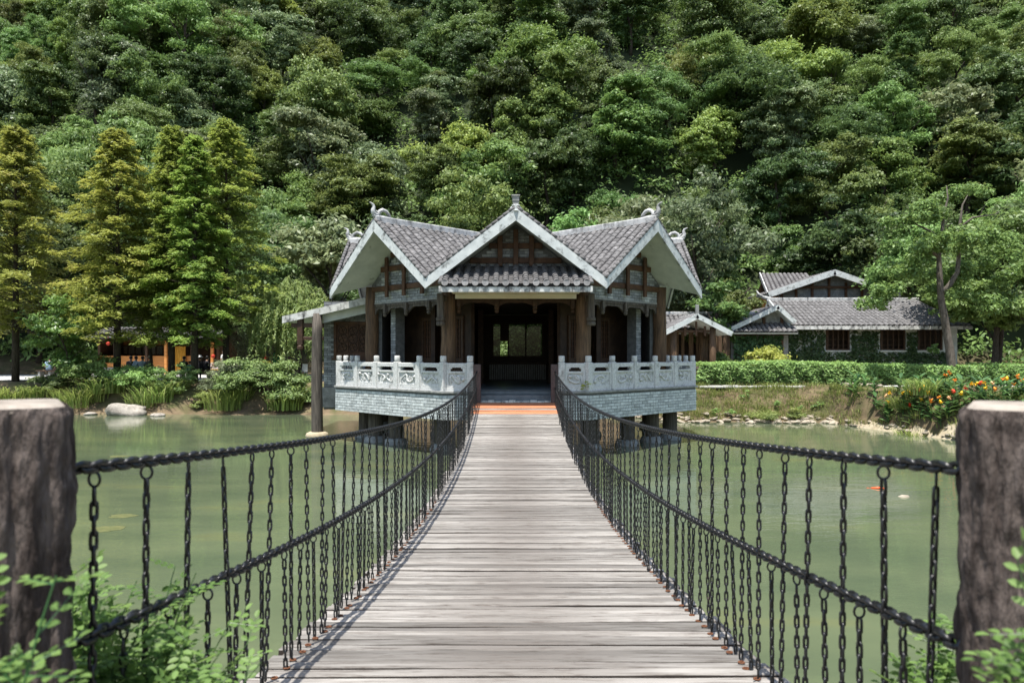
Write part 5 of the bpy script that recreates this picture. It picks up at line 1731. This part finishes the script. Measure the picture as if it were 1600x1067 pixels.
# ---- conifers
def conifer(px, d_, apex_y, R, low_y, mat, label, seed):
    rng = np.random.default_rng(seed)
    x = at(px, 0, d_).x; z = gz(x, d_)
    H = at(0, apex_y, d_).z - z; zl = at(0, low_y, d_).z - z
    root = empty('conifer', (x, d_, z), label, 'tree', 'tall feathery conifers on the bank')
    b = MB()
    b.tube([(0, 0, -.3), (0.02, 0, H * .25), (0, .03, H * .5), (.02, 0, H * .8), (0, 0, H)], [.17, .14, .10, .05, .012], 9)
    parts = []
    nb = int(rng.integers(165, 200))
    for k in range(nb):
        t = (k + rng.random()) / nb
        zz = zl + (H - zl) * t ** .92
        u = (zz - zl) / (H - zl)
        L = R * (1 - u) ** .72 * rng.uniform(.42, 1.2) * (.72 + .28 * min(1, u * 6)) + .18
        a = k * 2.399 + rng.uniform(-.4, .4)
        ca, sa = math.cos(a), math.sin(a)
        rise = L * (.10 + .35 * u)
        pts = np.array([[ca * L * s_, sa * L * s_, zz + rise * math.sin(s_ * 2.0) - L * .12 * s_ * s_] for s_ in (0, .25, .5, .75, 1.0)])
        b.tube([Vector(p) for p in pts], [.028 * (1 - u * .6), .022, .016, .010, .004], 5, cap=False)
        ns = int(18 + 30 * L / R)
        tc_ = rng.choice(np.array([.4, .62, .82, 1.0]) + rng.normal(size=4) * .06, ns)
        s_ = np.clip(tc_ + rng.normal(size=ns) * .075, .15, 1.08)
        base = np.stack([np.interp(s_, (0, .25, .5, .75, 1.0), pts[:, i]) for i in range(3)], -1) + rng.normal(size=(ns, 3)) * np.array([.06, .06, .07])
        sd = np.where(rng.random(ns) < .5, 1, -1)
        ll = L * .30 * (1.1 - .6 * s_) * rng.uniform(.6, 1.2, ns) + .10
        dirv = np.stack([ca * .75 - sa * sd * .8, sa * .75 + ca * sd * .8, rng.uniform(-.25, .15, ns)], -1)
        nl = 6
        q = np.tile((np.arange(nl) + .5) / nl, ns)
        bi = np.repeat(np.arange(ns), nl)
        P_ = base[bi] + dirv[bi] * (ll[bi] * q)[:, None] + rng.normal(size=(ns * nl, 3)) * np.array([.035, .035, .03])
        P_[:, 2] -= (q ** 2) * ll[bi] * .18
        T = dirv[bi] + rng.normal(size=(ns * nl, 3)) * .45
        N_ = np.array([0, 0, 1.0]) + np.array([ca, sa, 0]) * .25 + rng.normal(size=(ns * nl, 3)) * .3
        bv = rng.random()
        parts.append(leaf_quads(P_, N_, rng.uniform(.13, .24, ns * nl), .34, rng, T=T, val=np.clip(.35 * bv + .3 * s_[bi] + .35 * rng.random(ns * nl), 0, 1)))
    link('trunk', b.mesh('trunk', M_trunk, smooth=True), root)
    V, Fq, A = merge(parts)
    link('crown', np_mesh('crown', V, Fq, mat, A), root)
conifer(24, 33.6, 203, 2.75, 520, M_goldbrown, 'bronze-tinged conifer at the frame edge', 31)
conifer(183, 33.8, 208, 2.85, 535, M_goldbrown, 'golden conifer standing before the middle of the stall, with bare lower trunk', 32)
conifer(268, 34.4, 203, 2.2, 540, M_gold, 'narrow olive-gold conifer between two taller ones', 33)
conifer(304, 33.6, 218, 2.0, 538, M_golden_green, 'slim green conifer with trunk beside the shaded bench', 34)
conifer(353, 35.2, 192, 2.85, 515, M_gold, 'tallest yellow-green conifer next to the willow', 35)

# ---- willow
def willow(px, d_, top_y, R, label):
    rng = np.random.default_rng(61)
    x = at(px, 0, d_).x; z = gz(x, d_)
    H = at(0, top_y, d_).z - z
    root = empty('willow', (x, d_, z), label, 'tree')
    link('trunk', trunk_mb(H * .75, .16, rng, 6, R * .6).mesh('trunk', M_trunk, smooth=True), root)
    parts = []
    for k in range(560):
        a = rng.uniform(0, 6.28); o = R * rng.random() ** .5
        x0, y0 = math.cos(a) * o, math.sin(a) * o
        zt = H * (1 - .38 * (o / R) ** 2) * rng.uniform(.86, 1.0)
        L = rng.uniform(.3, .85) * (zt - .3)
        if rng.random() < .3: L *= .5
        n = int(L * 24) + 10
        s_ = rng.random(n)
        sw = rng.uniform(.1, .5)
        P_ = np.stack([x0 + math.cos(a) * sw * s_ + rng.normal(size=n) * .04, y0 + math.sin(a) * sw * s_ + rng.normal(size=n) * .04, zt + .25 * np.sin(s_ * 3) - L * s_], -1)
        parts.append(leaf_quads(P_, rng.normal(size=(n, 3)) * .6 + np.array([0, -.6, .9]), rng.uniform(.18, .32, n), .2, rng, T=np.array([0, 0, -1.0]) + rng.normal(size=(n, 3)) * .35, val=np.clip(.3 + .4 * rng.random() + .3 * (rng.random(n) - .5), 0, 1)))
    V, Fq, A = merge(parts)
    link('crown', np_mesh('crown', V, Fq, M_willow, A), root)
willow(462, 36.0, 430, 2.1, 'pale green weeping willow beside the lean-to')

# ---- hedges
def hedge(x0, x1, y0, y1, h, label, seed, dens=2300):
    rng = np.random.default_rng(seed)
    root = empty('hedge', ((x0 + x1) / 2, (y0 + y1) / 2, 1.3), label, 'hedge', 'clipped hedges on the bank')
    rb = np.array(base_of(root))
    L = x1 - x0; W = y1 - y0
    n = int(L * dens)
    u = rng.random(n)
    x = x0 - .15 + (L + .3) * u
    prof = rng.random(n)
    bump = .035 * np.sin(x * 1.3) + .02 * np.sin(x * 5.1 + 1)
    endf = np.clip(np.minimum(x - x0 + .2, x1 - x + .2) / .5, .35, 1)
    front = prof < .5
    zf = prof / .5
    hh = (h + bump) * endf
    y = np.where(front, y0 + .10 * (1 - np.sin(zf * 2.4)) + .04 * np.sin(x * 7 + zf * 5), y0 + .05 + W * (prof - .5) / .5)
    z = np.where(front, .04 + zf * hh, hh + .03)
    z = z + rng.normal(size=n) * .035; y = y + rng.normal(size=n) * .045
    nn = np.stack([rng.normal(size=n) * .35, np.where(front, -.6, 0) + rng.normal(size=n) * .3, np.where(front, .55, 1.0) + rng.normal(size=n) * .2], -1)
    T = np.stack([rng.normal(size=n) * .5, np.where(front, -.6, -.2) + rng.normal(size=n) * .3, np.ones(n) * .3], -1)
    gzv = ground(x, y0 + 0 * x)
    P_ = np.stack([x, y, 1.30 + z], -1) - rb
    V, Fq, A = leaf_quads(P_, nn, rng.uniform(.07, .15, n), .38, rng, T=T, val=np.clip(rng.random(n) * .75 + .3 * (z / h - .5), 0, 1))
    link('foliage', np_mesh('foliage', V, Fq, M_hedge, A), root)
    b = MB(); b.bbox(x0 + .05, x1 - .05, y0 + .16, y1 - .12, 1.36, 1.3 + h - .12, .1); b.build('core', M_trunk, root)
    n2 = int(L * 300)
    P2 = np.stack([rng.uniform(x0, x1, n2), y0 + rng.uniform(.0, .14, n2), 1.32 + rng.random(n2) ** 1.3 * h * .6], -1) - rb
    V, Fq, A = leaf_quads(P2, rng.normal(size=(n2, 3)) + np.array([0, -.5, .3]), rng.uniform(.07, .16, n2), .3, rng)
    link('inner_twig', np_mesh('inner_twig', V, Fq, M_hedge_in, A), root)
hedge(7.4, 14.35, 29.45, 30.7, .93, 'long clipped hedge next to the shaded balustrade', 71)
hedge(14.2, 23.5, 29.95, 31.2, .80, 'lower clipped hedge behind the canna flowers', 72)
broad_tree('garden_bush', 806, 30.6, 3.4, 1.9, 4, 'leafy bush seen through the rear window of the pavilion', seed=45, leaves=6000, ls=.16, clumps=40, trunk_r=.05, base=.2, group=None, cat='bush')
broad_tree('lime_shrub', 1184, 33.6, 1.75, 1.15, 2, 'yellow-green variegated shrub behind the long hedge', seed=40, mat=M_lime, leaves=5000, ls=.15, asp=.5, clumps=40, trunk_r=.04, base=.2, group=None, cat='shrub', flat=.7)
broad_tree('green_shrub', 1128, 33.8, 1.35, .6, 2, 'small dark green shrub at the gate shelter post', seed=41, mat=LEAF[1], leaves=2000, ls=.13, asp=.5, clumps=20, trunk_r=.04, base=.15, group=None, cat='shrub')

# ---- ivy on the long house
def ivy(boxes, y, label, seed):
    rng = np.random.default_rng(seed)
    parts = []
    for x0, x1, z0, z1 in boxes:
        n = int((x1 - x0) * (z1 - z0) * 420)
        x = rng.uniform(x0, x1, n); z = rng.uniform(z0, z1, n)
        k = np.sin(x * 4) * np.sin(z * 5 + x) * .5 + rng.random(n) > -.1
        x, z = x[k], z[k]; n = len(x)
        P_ = np.stack([x, y - .03 - rng.random(n) * .14 - .05 * np.sin(x * 6 + z * 4), z], -1)
        parts.append(leaf_quads(P_, rng.normal(size=(n, 3)) * .4 + np.array([0, -.8, .5]), rng.uniform(.09, .17, n), .8, rng))
    V, Fq, A = merge(parts)
    o = link('ivy', np_mesh('ivy', V, Fq, M_ivy, A)); tag(o, label, 'ivy')
ivy([(13.8, WX[0][0] - .1, G0, E + 1.25), (WX[0][1] + .05, WX[1][0] - .1, G0, E + 1.2), (WX[1][1] + .03, WX[2][0] - .03, G0, E + 1.15), (13.8, 22.4, G0, E + .1)], 36.7, 'dark ivy covering the long house wall between the lattice windows', 81)
ivy([(10.95, 13.4, G0, E + .95)], 36.12, 'dark ivy over the lower gable wall left of the long house', 82)

# ---- reeds and shrubs on the far left bank
def blades(rng, n, R, h, w_, droop=.6):
    Vs = []; Fs = []; As = []
    for k in range(n):
        a = rng.uniform(0, 6.28); r0 = R * rng.random() ** .6
        bx, by = math.cos(a) * r0, math.sin(a) * r0
        b2 = a + rng.uniform(-.9, .9); hh = h * rng.uniform(.55, 1.1); dr = droop * rng.uniform(.3, 1.3) * hh
        ww = w_ * rng.uniform(.6, 1.2)
        sd = np.array([-math.sin(b2), math.cos(b2), 0]) * ww / 2
        base = len(Vs)
        v = rng.random()
        for q in range(5):
            t = q / 4
            c = np.array([bx + math.cos(b2) * dr * t * t, by + math.sin(b2) * dr * t * t, hh * (t - .42 * t ** 3 * min(1.5, droop * 1.4))])
            f = (1 - t ** 2) * .9 + .1
            Vs += [c - sd * f, c + sd * f]; As += [v, v]
        for q in range(4):
            i = base + q * 2
            Fs.append((i, i + 1, i + 3, i + 2))
    return np.array(Vs), np.array(Fs), np.array(As)
REED = []
for s_ in range(3):
    rng = np.random.default_rng(300 + s_)
    V, Fq, A = blades(rng, 230, .85, 1.25, .05, .55 + .15 * s_)
    REED.append(np_mesh('blade', V, Fq, M_reed, A))
reed_spots = [(-10, 'at the frame edge beneath the bronze conifer'), (22, 'hidden partly by the near post'), (60, 'just right of the near post top'), (118, 'before the round bush'), (140, 'left of the boulder'), (160, 'touching the boulder'), (222, 'right of the boulder'), (243, 'between the boulder and the feathery bank shrub'), (265, 'below the slim green conifer'), (352, 'at the foot of the spiky bank shrub'), (372, 'under the mounded juniper'), (470, 'beside the lean-to post at the water'), (446, 'at the water end of the mounded juniper')]
for i, (px, lb) in enumerate(reed_spots):
    d_ = 31.7 + (i % 3) * .35
    x = at(px, 0, d_).x
    o = link('reed_clump', REED[i % 3], None, (x, d_, max(gz(x, d_), 0) - .05)); sc = (.9, 1.1, .8, 1.0)[i % 4]
    o.rotation_euler = (0, 0, i * 1.3); o.scale = (sc, sc, sc)
    tag(o, 'arching green reed clump ' + lb, 'reeds', 'reed clumps along the far bank')
def mound(name, px, d_, R, H, mat, label, seed, leaves, ls, asp, clumps=50, cat='shrub', hang=False):
    rng = np.random.default_rng(seed)
    x = at(px, 0, d_).x; z = max(gz(x, d_), 0)
    V, Fq, A = crown(rng, R, H * 1.6, clumps, leaves, ls, asp, H * .28, .8, 0.0, .45)
    V = V[:]
    V[:, 2] = np.maximum(V[:, 2], -.15)
    root = empty(name, (x, d_, z), label, cat)
    link('foliage', np_mesh('foliage', V, Fq, mat, A), root)
    b = MB()
    for k in range(9):
        a = k * .7
        b.tube([(0, 0, -.1), (math.cos(a) * R * .3, math.sin(a) * R * .3, H * .4), (math.cos(a) * R * .6, math.sin(a) * R * .6, H * .7)], [.04, .03, .01], 6)
    link('stem', b.mesh('stem', M_trunk), root)
mound('juniper_shrub', 430, 32.3, 1.75, 1.75, M_shrub, 'big mounded juniper overhanging the water beside the lean-to', 51, 34000, .15, .4, 130)
mound('spiky_shrub', 348, 32.4, 1.05, 1.45, M_feather, 'grey-green bushy shrub left of the mounded juniper', 52, 12000, .14, .22, 44)
mound('bank_shrub', 270, 32.4, .75, 1.05, M_shrub, 'small feathery shrub beneath the slim conifer', 53, 6000, .12, .25, 30)
mound('bank_shrub', 205, 32.8, 1.15, 1.0, M_hedge, 'low leafy shrub behind the boulder', 54, 8000, .15, .3, 36)
mound('bank_shrub', 128, 32.8, 1.0, 1.0, LEAF[1], 'low dark shrub under the round bush', 55, 7000, .16, .35, 36)
mound('bank_shrub', 308, 31.9, .55, .55, M_grass, 'low yellowish shrub at the waterline', 56, 4000, .12, .2, 24)
mound('bank_shrub', 88, 33.0, .8, .8, LEAF[0], 'small dark shrub below the person in pale blue', 57, 4500, .15, .35, 26)

# boulder and little rocks
def rock_mesh(seed, sx, sy, sz, mat, n=14, m=9, rough=.28):
    vs = []; fs = []
    for j in range(m + 1):
        ph = math.pi * j / m
        for i in range(n):
            th = 2 * math.pi * i / n
            d_ = Vector((math.sin(ph) * math.cos(th), math.sin(ph) * math.sin(th), math.cos(ph)))
            k = 1 + rough * mnoise.noise(d_ * 1.3 + Vector((seed * 7.1, 0, 0))) + rough * .5 * mnoise.noise(d_ * 3 + Vector((seed * 3.3, 2, 0)))
            vs.append((d_.x * sx * k, d_.y * sy * k, d_.z * sz * k))
    for j in range(m):
        for i in range(n):
            l = (i + 1) % n
            fs.append((j * n + i, (j + 1) * n + i, (j + 1) * n + l, j * n + l))
    b = MB(); b.add(vs, fs)
    return b.mesh('rock', mat, smooth=True)
p = at(197, 648, 30.9)
o = link('boulder', rock_mesh(3, .86, .55, .42, M_boulder, 26, 16, .35), None, (p.x, 30.9, .08)); tag(o, 'large pale grey boulder at the water edge below the conifers', 'boulder')
p = at(247, 650, 30.4)
o = link('flat_rock', rock_mesh(5, .32, .25, .10, M_boulder), None, (p.x, 30.4, .03)); tag(o, 'small flat rock just right of the boulder', 'rock')
p = at(141, 645, 31)
o = link('flat_rock', rock_mesh(6, .28, .25, .09, M_boulder), None, (p.x, 31, .03)); tag(o, 'small flat rock just left of the boulder', 'rock')
p = at(1413, 776, 2.6 * F / 222)
o = link('flat_rock', rock_mesh(8, .10, .07, .035, M_rock), None, (p.x, p.y, .0)); tag(o, 'tiny pale stone breaking the water surface', 'rock')

# stone edging of the right bank
ed = empty('stone_edging', (9.5, 27.5, 0), 'row of pale rubble stones along the waterline below the hedge', 'stones')
RK = [rock_mesh(20 + i, 1, .8, .62, M_rock, 10, 7, .32) for i in range(6)]
rg = random.Random(9)
eb = base_of(ed)
for i in range(215):
    x = rg.uniform(4.4, 12.6) if i < 170 else rg.uniform(9.8, 12.2)
    off = rg.choice((-.15, .0, .12, .3, .45, .6)) + rg.uniform(-.08, .08)
    yy = float(shore(x)) + off
    s_ = rg.choice((.05, .06, .08, .09, .11, .14)) * rg.uniform(.8, 1.2)
    o = link('stone', RK[i % 6], ed, Vector((x, yy, max(gz(x, yy), 0) + s_ * .25)) - eb)
    o.scale = (s_ * rg.uniform(1.0, 1.8), s_, s_ * .8); o.rotation_euler = (rg.uniform(-.3, .3), rg.uniform(-.3, .3), rg.uniform(0, 6.28))
for i in range(26):
    x = rg.uniform(13.2, 14.6); yy = 28.6 + rg.uniform(-.3, .4)
    s_ = rg.uniform(.08, .17)
    o = link('stone', RK[i % 6], ed, Vector((x, yy, gz(x, yy) + s_ * .3)) - eb)
    o.scale = (s_ * 1.4, s_, s_ * .8); o.rotation_euler = (0, 0, rg.uniform(0, 6.28))
for i in range(40):
    x = rg.uniform(12.4, 15.6); yy = float(shore(x)) + rg.uniform(-.25, .6)
    s_ = rg.uniform(.04, .13)
    o = link('stone', RK[i % 6], ed, Vector((x, yy, max(gz(x, yy), 0) + .08 + s_ * .2)) - eb)
    o.scale = (s_ * 1.4, s_, s_ * .8); o.rotation_euler = (0, 0, rg.uniform(0, 6.28))

# grass and weeds on the right bank
rng = np.random.default_rng(44)
parts = []
for k in range(1900):
    x = rng.uniform(5.5, 12.5) if k < 330 or k > 1000 else rng.uniform(12.2, 19); sy = float(shore(x)); yy = sy + rng.uniform(.25, 2.6) if x > 12.3 else sy + rng.uniform(.5, 2.2) if k > 1000 else sy + abs(rng.normal()) * .7 + .25
    if x < 12.3 and rng.random() < .35: continue
    V, Fq, A = blades(rng, 16, .16 if k < 330 else .26, rng.uniform(.10, .26) if k < 330 else rng.uniform(.2, .42), .016, .6)
    V = V + np.array([x, yy, gz(x, yy) - .01])
    parts.append((V, Fq, A))
V, Fq, A = merge(parts)
tag(link('bank_grass', np_mesh('bank_grass', V, Fq, M_grass, A)), 'thin grass tufts scattered over the soil bank below the hedge', 'grass', kind='stuff')
weed = [(1118, 634, 'at the pavilion corner'), (1143, 636, 'second from the pavilion corner'), (1165, 612, 'high on the shaded soil'), (1250, 633, 'below the hedge middle'), (1275, 622, 'tall and thin in the middle of the bank'), (1297, 632, 'before the stone pile'), (1215, 636, 'beside the yellowish grass mound')]
for i, (px, py, lb) in enumerate(weed):
    d_ = 28.0 + (.6 if py < 620 else 0)
    x = at(px, 0, d_).x
    rng = np.random.default_rng(700 + i)
    V, Fq, A = crown(rng, .17, .5, 12, 420, .07, .35, .18, 1, 0)
    o = link('weed', np_mesh('weed', V, Fq, M_hedge, A), None, (x, d_, gz(x, d_))); tag(o, 'small green weed on the soil bank, ' + lb, 'weed', 'weeds on the soil bank')
mound('grass_mound', 1200, 27.7, .75, .30, M_grass, 'low yellowish sedge mound spilling over the waterline stones', 58, 3200, .14, .12, 24, 'plant')
mound('grass_mound', 1240, 27.6, .42, .32, M_grass, 'small sedge tuft right of the yellowish sedge mound', 59, 1800, .14, .12, 16, 'plant')

# ---- cannas
M_fl = [plain('canna_yellow', (.85, .52, .03), .6), plain('canna_orange', (.80, .30, .04), .6), plain('canna_red', (.70, .05, .02), .6), plain('canna_peach', (.72, .42, .22), .6)]
def canna_leafset(seed):
    rng = np.random.default_rng(seed)
    Vs = []; Fs = []; As = []
    for k in range(9):
        a = k * 2.1 + rng.uniform(-.4, .4); z0 = .08 + k * .07; L = rng.uniform(.32, .5); w_ = L * .34
        tilt = rng.uniform(.5, 1.15)
        v = rng.random()
        base = len(Vs)
        for q in range(6):
            t = q / 5
            c = np.array([math.cos(a) * L * t * math.cos(tilt * (1 - .5 * t)), math.sin(a) * L * t * math.cos(tilt * (1 - .5 * t)), z0 + L * t * math.sin(tilt) * (1 - .35 * t)])
            sd = np.array([-math.sin(a), math.cos(a), 0]) * w_ * .5 * (math.sin(math.pi * min(1, t * .92 + .06)) ** .8)
            up = np.array([0, 0, .18 * w_])
            Vs += [c - sd + up, c, c + sd + up]; As += [v, v, v]
        for q in range(5):
            i = base + q * 3
            Fs += [(i, i + 1, i + 4, i + 3), (i + 1, i + 2, i + 5, i + 4)]
    return np_mesh('leaf', np.array(Vs), np.array(Fs), M_canna, np.array(As))
CL = [canna_leafset(900 + i) for i in range(4)]
sb = MB(); sb.tube([(0, 0, -.05), (.01, 0, .4), (0, .01, .86)], [.014, .011, .007], 6)
STEM = sb.mesh('stem', M_canna)
def flower_mesh(m_, seed):
    rg_ = random.Random(seed); b = MB()
    for k in range(9):
        a = k * 2.4; t = rg_.uniform(.2, 1.0); r_ = .075
        c = Vector((0, 0, rg_.uniform(-.05, .06)))
        d_ = Vector((math.cos(a) * math.cos(t), math.sin(a) * math.cos(t), math.sin(t)))
        s_ = Vector((-math.sin(a), math.cos(a), 0)) * r_ * .5
        b.add([c, c + d_ * r_ * .6 + s_, c + d_ * r_ * 1.25, c + d_ * r_ * .6 - s_, c + d_ * r_ * .55 + Vector((0, 0, -.012))], [(0, 1, 4), (1, 2, 4), (2, 3, 4), (3, 0, 4)])
    return b.mesh('flower', m_)
FLM = [[flower_mesh(m_, i * 5 + j) for j in range(2)] for i, m_ in enumerate(M_fl)]
FC = ['yellow', 'orange', 'red', 'peach']
fl_px = [(1390, 616, 0), (1388, 629, 0), (1411, 615, 0), (1420, 614, 0), (1424, 617, 0), (1436, 611, 2), (1442, 607, 0), (1450, 614, 0), (1422, 635, 2), (1440, 625, 0), (1467, 622, 1), (1477, 588, 1), (1483, 584, 1), (1492, 596, 1), (1502, 617, 0),
         (1518, 602, 0), (1526, 601, 0), (1532, 600, 2), (1538, 600, 0), (1540, 608, 0), (1509, 608, 2), (1551, 600, 3), (1567, 594, 1), (1573, 594, 0), (1584, 602, 1), (1590, 590, 1), (1598, 596, 1), (1490, 613, 2), (1483, 623, 3), (1428, 609, 3), (1555, 610, 1), (1470, 630, 0), (1455, 628, 1), (1384, 620, 3)]
cn = {}
fl_px.sort()
for i, (px, py, c) in enumerate(fl_px):
    d_ = min(np.linspace(21.6, 27.6, 61), key=lambda q: abs(at(px, py, q).z - gz(at(px, py, q).x, q) - .62 - .03 * (i % 5)) + (9 if gz(at(px, py, q).x, q) < .12 else 0))
    d_ = float(d_)
    p = at(px, py, d_)
    g_ = max(gz(p.x, d_), .1)
    k = cn.get(c, 0); cn[c] = k + 1
    hgt = max(.45, p.z - g_)
    root = empty('canna', (p.x, d_, g_), f'{ORD[k]} {FC[c]}-flowered canna from the left in the waterside bed', 'flower', 'cannas in the waterside bed')
    root.rotation_euler = (0, 0, i * 1.9)
    s_ = hgt / .86
    o = link('stem', STEM, root); o.scale = (1, 1, s_)
    o = link('leaf', CL[i % 4], root); o.scale = (.8, .8, min(.8, s_ * .72))
    o = link('flower', FLM[c][i % 2], root, (0, 0, hgt))
rg = random.Random(13)
for i in range(110):
    x = rg.uniform(12.5, 18); yy = float(shore(x)) + rg.uniform(.7, 4.2)
    if yy > 28.3: continue
    o = link('canna_foliage', CL[i % 4], None, (x, yy, gz(x, yy) - .03)); sc = rg.uniform(.55, .85)
    o.scale = (sc, sc, sc); o.rotation_euler = (0, 0, rg.uniform(0, 6.28))
    tag(o, 'flowerless broad-leaved canna plant among the flowering ones in the bed', 'plant', 'leafy cannas without flowers')
for i, (px, py, lb) in enumerate(((1440, 682, 'lowest'), (1462, 672, 'broadest'), (1475, 655, 'tallest'), (1425, 650, 'leftmost'))):
    d_ = 22.6 + i * .35
    x = at(px, 0, d_).x
    o = link('sedge_clump', REED[i % 3], None, (x, d_ + .6, gz(x, d_ + .6) - .05)); sc = (.55, .7, .75, .5)[i]; o.scale = (sc, sc, sc); o.rotation_euler = (0, 0, i * 2.0)
    tag(o, f'{lb} grassy sedge clump spilling towards the water below the cannas', 'sedge', 'sedge clumps below the cannas')

# ---- koi and algae
kb_ = MB(); kb_.tube([(0, -.14, 0), (0, -.10, .01), (0, 0, .015), (0, .09, .008), (0, .13, 0)], [.004, .03, .04, .02, .006], 8, flat=(1, 1, .6)); kb_.add([(0, .12, 0), (.05, .2, .004), (0, .17, .006), (-.05, .2, .004)], [(0, 1, 2), (0, 2, 3)])
p = at(1371, 763, 2.6 * F / 209)
o = link('koi', kb_.mesh('koi', plain('koi_orange', (.75, .10, .02), .35), smooth=True), None, (p.x, p.y, .0)); o.rotation_euler = (0, 0, 1.2); tag(o, 'small orange koi at the water surface near the hedge-side railing', 'fish')
rgn = random.Random(31)
M_alg = pm('algae', (.075, .085, .03), (.125, .125, .045), 12, .8, .3, stain=((.07, .09, .03), 8, .5, .7))
for i, (px, py, w_) in enumerate(((192, 806, 20), (168, 826, 26), (185, 713, 14))):
    d_ = E * F / (py - HY)
    p = at(px, py, d_); r_ = w_ * d_ / F
    pts = [(math.cos(a) * r_ * (1 + .75 * mnoise.noise(Vector((math.cos(a) * 2.2, math.sin(a) * 1.5, i)))), math.sin(a) * r_ * .75 * (1 + .3 * mnoise.noise(Vector((math.cos(a) * 2, math.sin(a) * 2, i + 5))))) for a in np.linspace(0, 6.283, 22, endpoint=False)]
    b = MB(); b.slab([(p.x + x, p.y + y) for x, y in pts], -.012, .004)
    o = b.build('algae_mat', M_alg, origin=(p.x, p.y, 0)); tag(o, f'{ORD[i]} floating algae patch on the lean-to side of the bridge', 'algae', 'floating algae patches')

# ---- foreground plants
def sprig_plant(name, roots, label, seed, ls=.027, jit=1.0):
    rng = np.random.default_rng(seed)
    x0, y0, z0 = roots[0][0]
    root = empty(name, (x0, y0, z0), label, 'shrub', 'leafy shrubs around the near posts')
    rb = np.array([x0, y0, z0])
    b = MB(); parts = []
    for (S, T_, n_) in roots:
        S, T_ = np.array(S) - rb, np.array(T_) - rb
        for k in range(n_):
            tip = T_ + rng.normal(size=3) * np.array([.10, .08, .075]) * jit
            mid = (S + tip) / 2 + np.array([0, 0, .12]) + rng.normal(size=3) * .04
            pts = [S + (mid - S) * 2 * t * (1 - t) + (tip - S) * t * t if False else (1 - t) ** 2 * S + 2 * t * (1 - t) * mid + t * t * tip for t in np.linspace(0, 1, 9)]
            b.tube([Vector(p) for p in pts], [.004 * (1 - .8 * t) + .0006 for t in np.linspace(0, 1, 9)], 5)
            pts = np.array(pts)
            # compound leaves along the outer part
            for q in range(15):
                t = rng.uniform(.35, 1.0)
                c = np.array([np.interp(t, np.linspace(0, 1, 9), pts[:, i]) for i in range(3)])
                dr = unit((rng.normal(size=3) * np.array([1, 1, .5]) + np.array([0, 0, .25]))[None])[0]
                sd = unit(np.cross(dr, [0, 0, 1])[None])[0]
                L = rng.uniform(.06, .11)
                b.tube([Vector(c), Vector(c + dr * L)], [.0014, .0006], 4, cap=False)
                npair = 3
                PP = []; TT = []
                for j in range(npair):
                    for s_ in (-1, 1):
                        PP.append(c + dr * L * (j + .7) / (npair + .3) + sd * s_ * ls * .5); TT.append(sd * s_ + dr * .5)
                PP.append(c + dr * (L + ls * .35)); TT.append(dr)
                PP, TT = np.array(PP), np.array(TT)
                nrm_ = np.cross(dr, sd); nrm_ = nrm_ if nrm_[2] > 0 else -nrm_
                lv = rng.random() * .6
                m_ = len(PP)
                # two-step leaflet: oval of 6 points
                Tn = unit(TT); Bn = unit(np.cross(nrm_[None], Tn))
                w_ = ls * .34
                Vv = np.empty((m_, 6, 3))
                lift = nrm_[None] * ls * .12
                Vv[:, 0] = PP - Tn * ls * .5; Vv[:, 1] = PP - Tn * ls * .15 + Bn * w_ * .9 + lift; Vv[:, 2] = PP + Tn * ls * .25 + Bn * w_ * .8 + lift
                Vv[:, 3] = PP + Tn * ls * .55; Vv[:, 4] = PP + Tn * ls * .25 - Bn * w_ * .8 + lift; Vv[:, 5] = PP - Tn * ls * .15 - Bn * w_ * .9 + lift
                base = np.arange(m_)[:, None] * 6
                Fv = np.concatenate([base + np.array([[0, 1, 2, 3]]), base + np.array([[0, 3, 4, 5]])])
                parts.append((Vv.reshape(-1, 3), Fv, np.repeat(np.clip(lv + .4 * rng.random(m_), 0, 1), 6)))
    link('stem', b.mesh('stem', M_canna), root)
    V, Fq, A = merge(parts)
    link('foliage', np_mesh('foliage', V, Fq, M_fgleaf, A), root)
gzl = gz(-1.15, 1.9)
R0 = (-1.2, 1.85, gzl)
sprig_plant('leafy_shrub', [(R0, at(190, 1010, 1.95), 22), (R0, at(170, 955, 2.0), 9), (R0, at(250, 1045, 1.9), 16), (R0, at(335, 1000, 2.0), 4), (R0, at(150, 1060, 1.85), 14), (R0, at(160, 905, 2.05), 2)], 'bright green leafy shrub growing through the railing by the bark-textured post', 501)
R1 = (-.93, 1.12, gz(-.93, 1.1))
sprig_plant('leafy_shrub', [(R1, at(-5, 895, 1.22), 2), (R1, at(-20, 1000, 1.2), 3), (R1, at(15, 1070, 1.2), 3)], 'blurred leafy sprigs in front of the post at the frame edge, shrub side', 502, .024, .4)
R2 = (1.12, 1.95, gz(1.12, 1.9))
sprig_plant('leafy_shrub', [(R2, at(1430, 1020, 2.0), 4), (R2, at(1455, 950, 2.05), 2), (R2, at(1395, 1060, 1.95), 3)], 'thin leafy sprigs rising behind the railing beside the canna-side post', 503, .027, .5)
R3 = (.98, 1.12, gz(.98, 1.1))
sprig_plant('leafy_shrub', [(R3, at(1598, 945, 1.22), 2), (R3, at(1605, 1010, 1.2), 2), (R3, at(1595, 1065, 1.2), 2)], 'blurred leafy sprigs in front of the canna-side post', 504, .024, .4)
# little plant growing from the balustrade foot
rng = np.random.default_rng(66)
p = at(915, 603, 18.15)
V, Fq, A = crown(rng, .13, .34, 14, 260, .05, .3, .0, 1, 0)
o = link('wall_weed', np_mesh('wall_weed', V, Fq, M_lime, A), None, (p.x, 18.18, p.z)); tag(o, 'tiny weed growing from the coping at the foot of the shaded balustrade', 'weed')
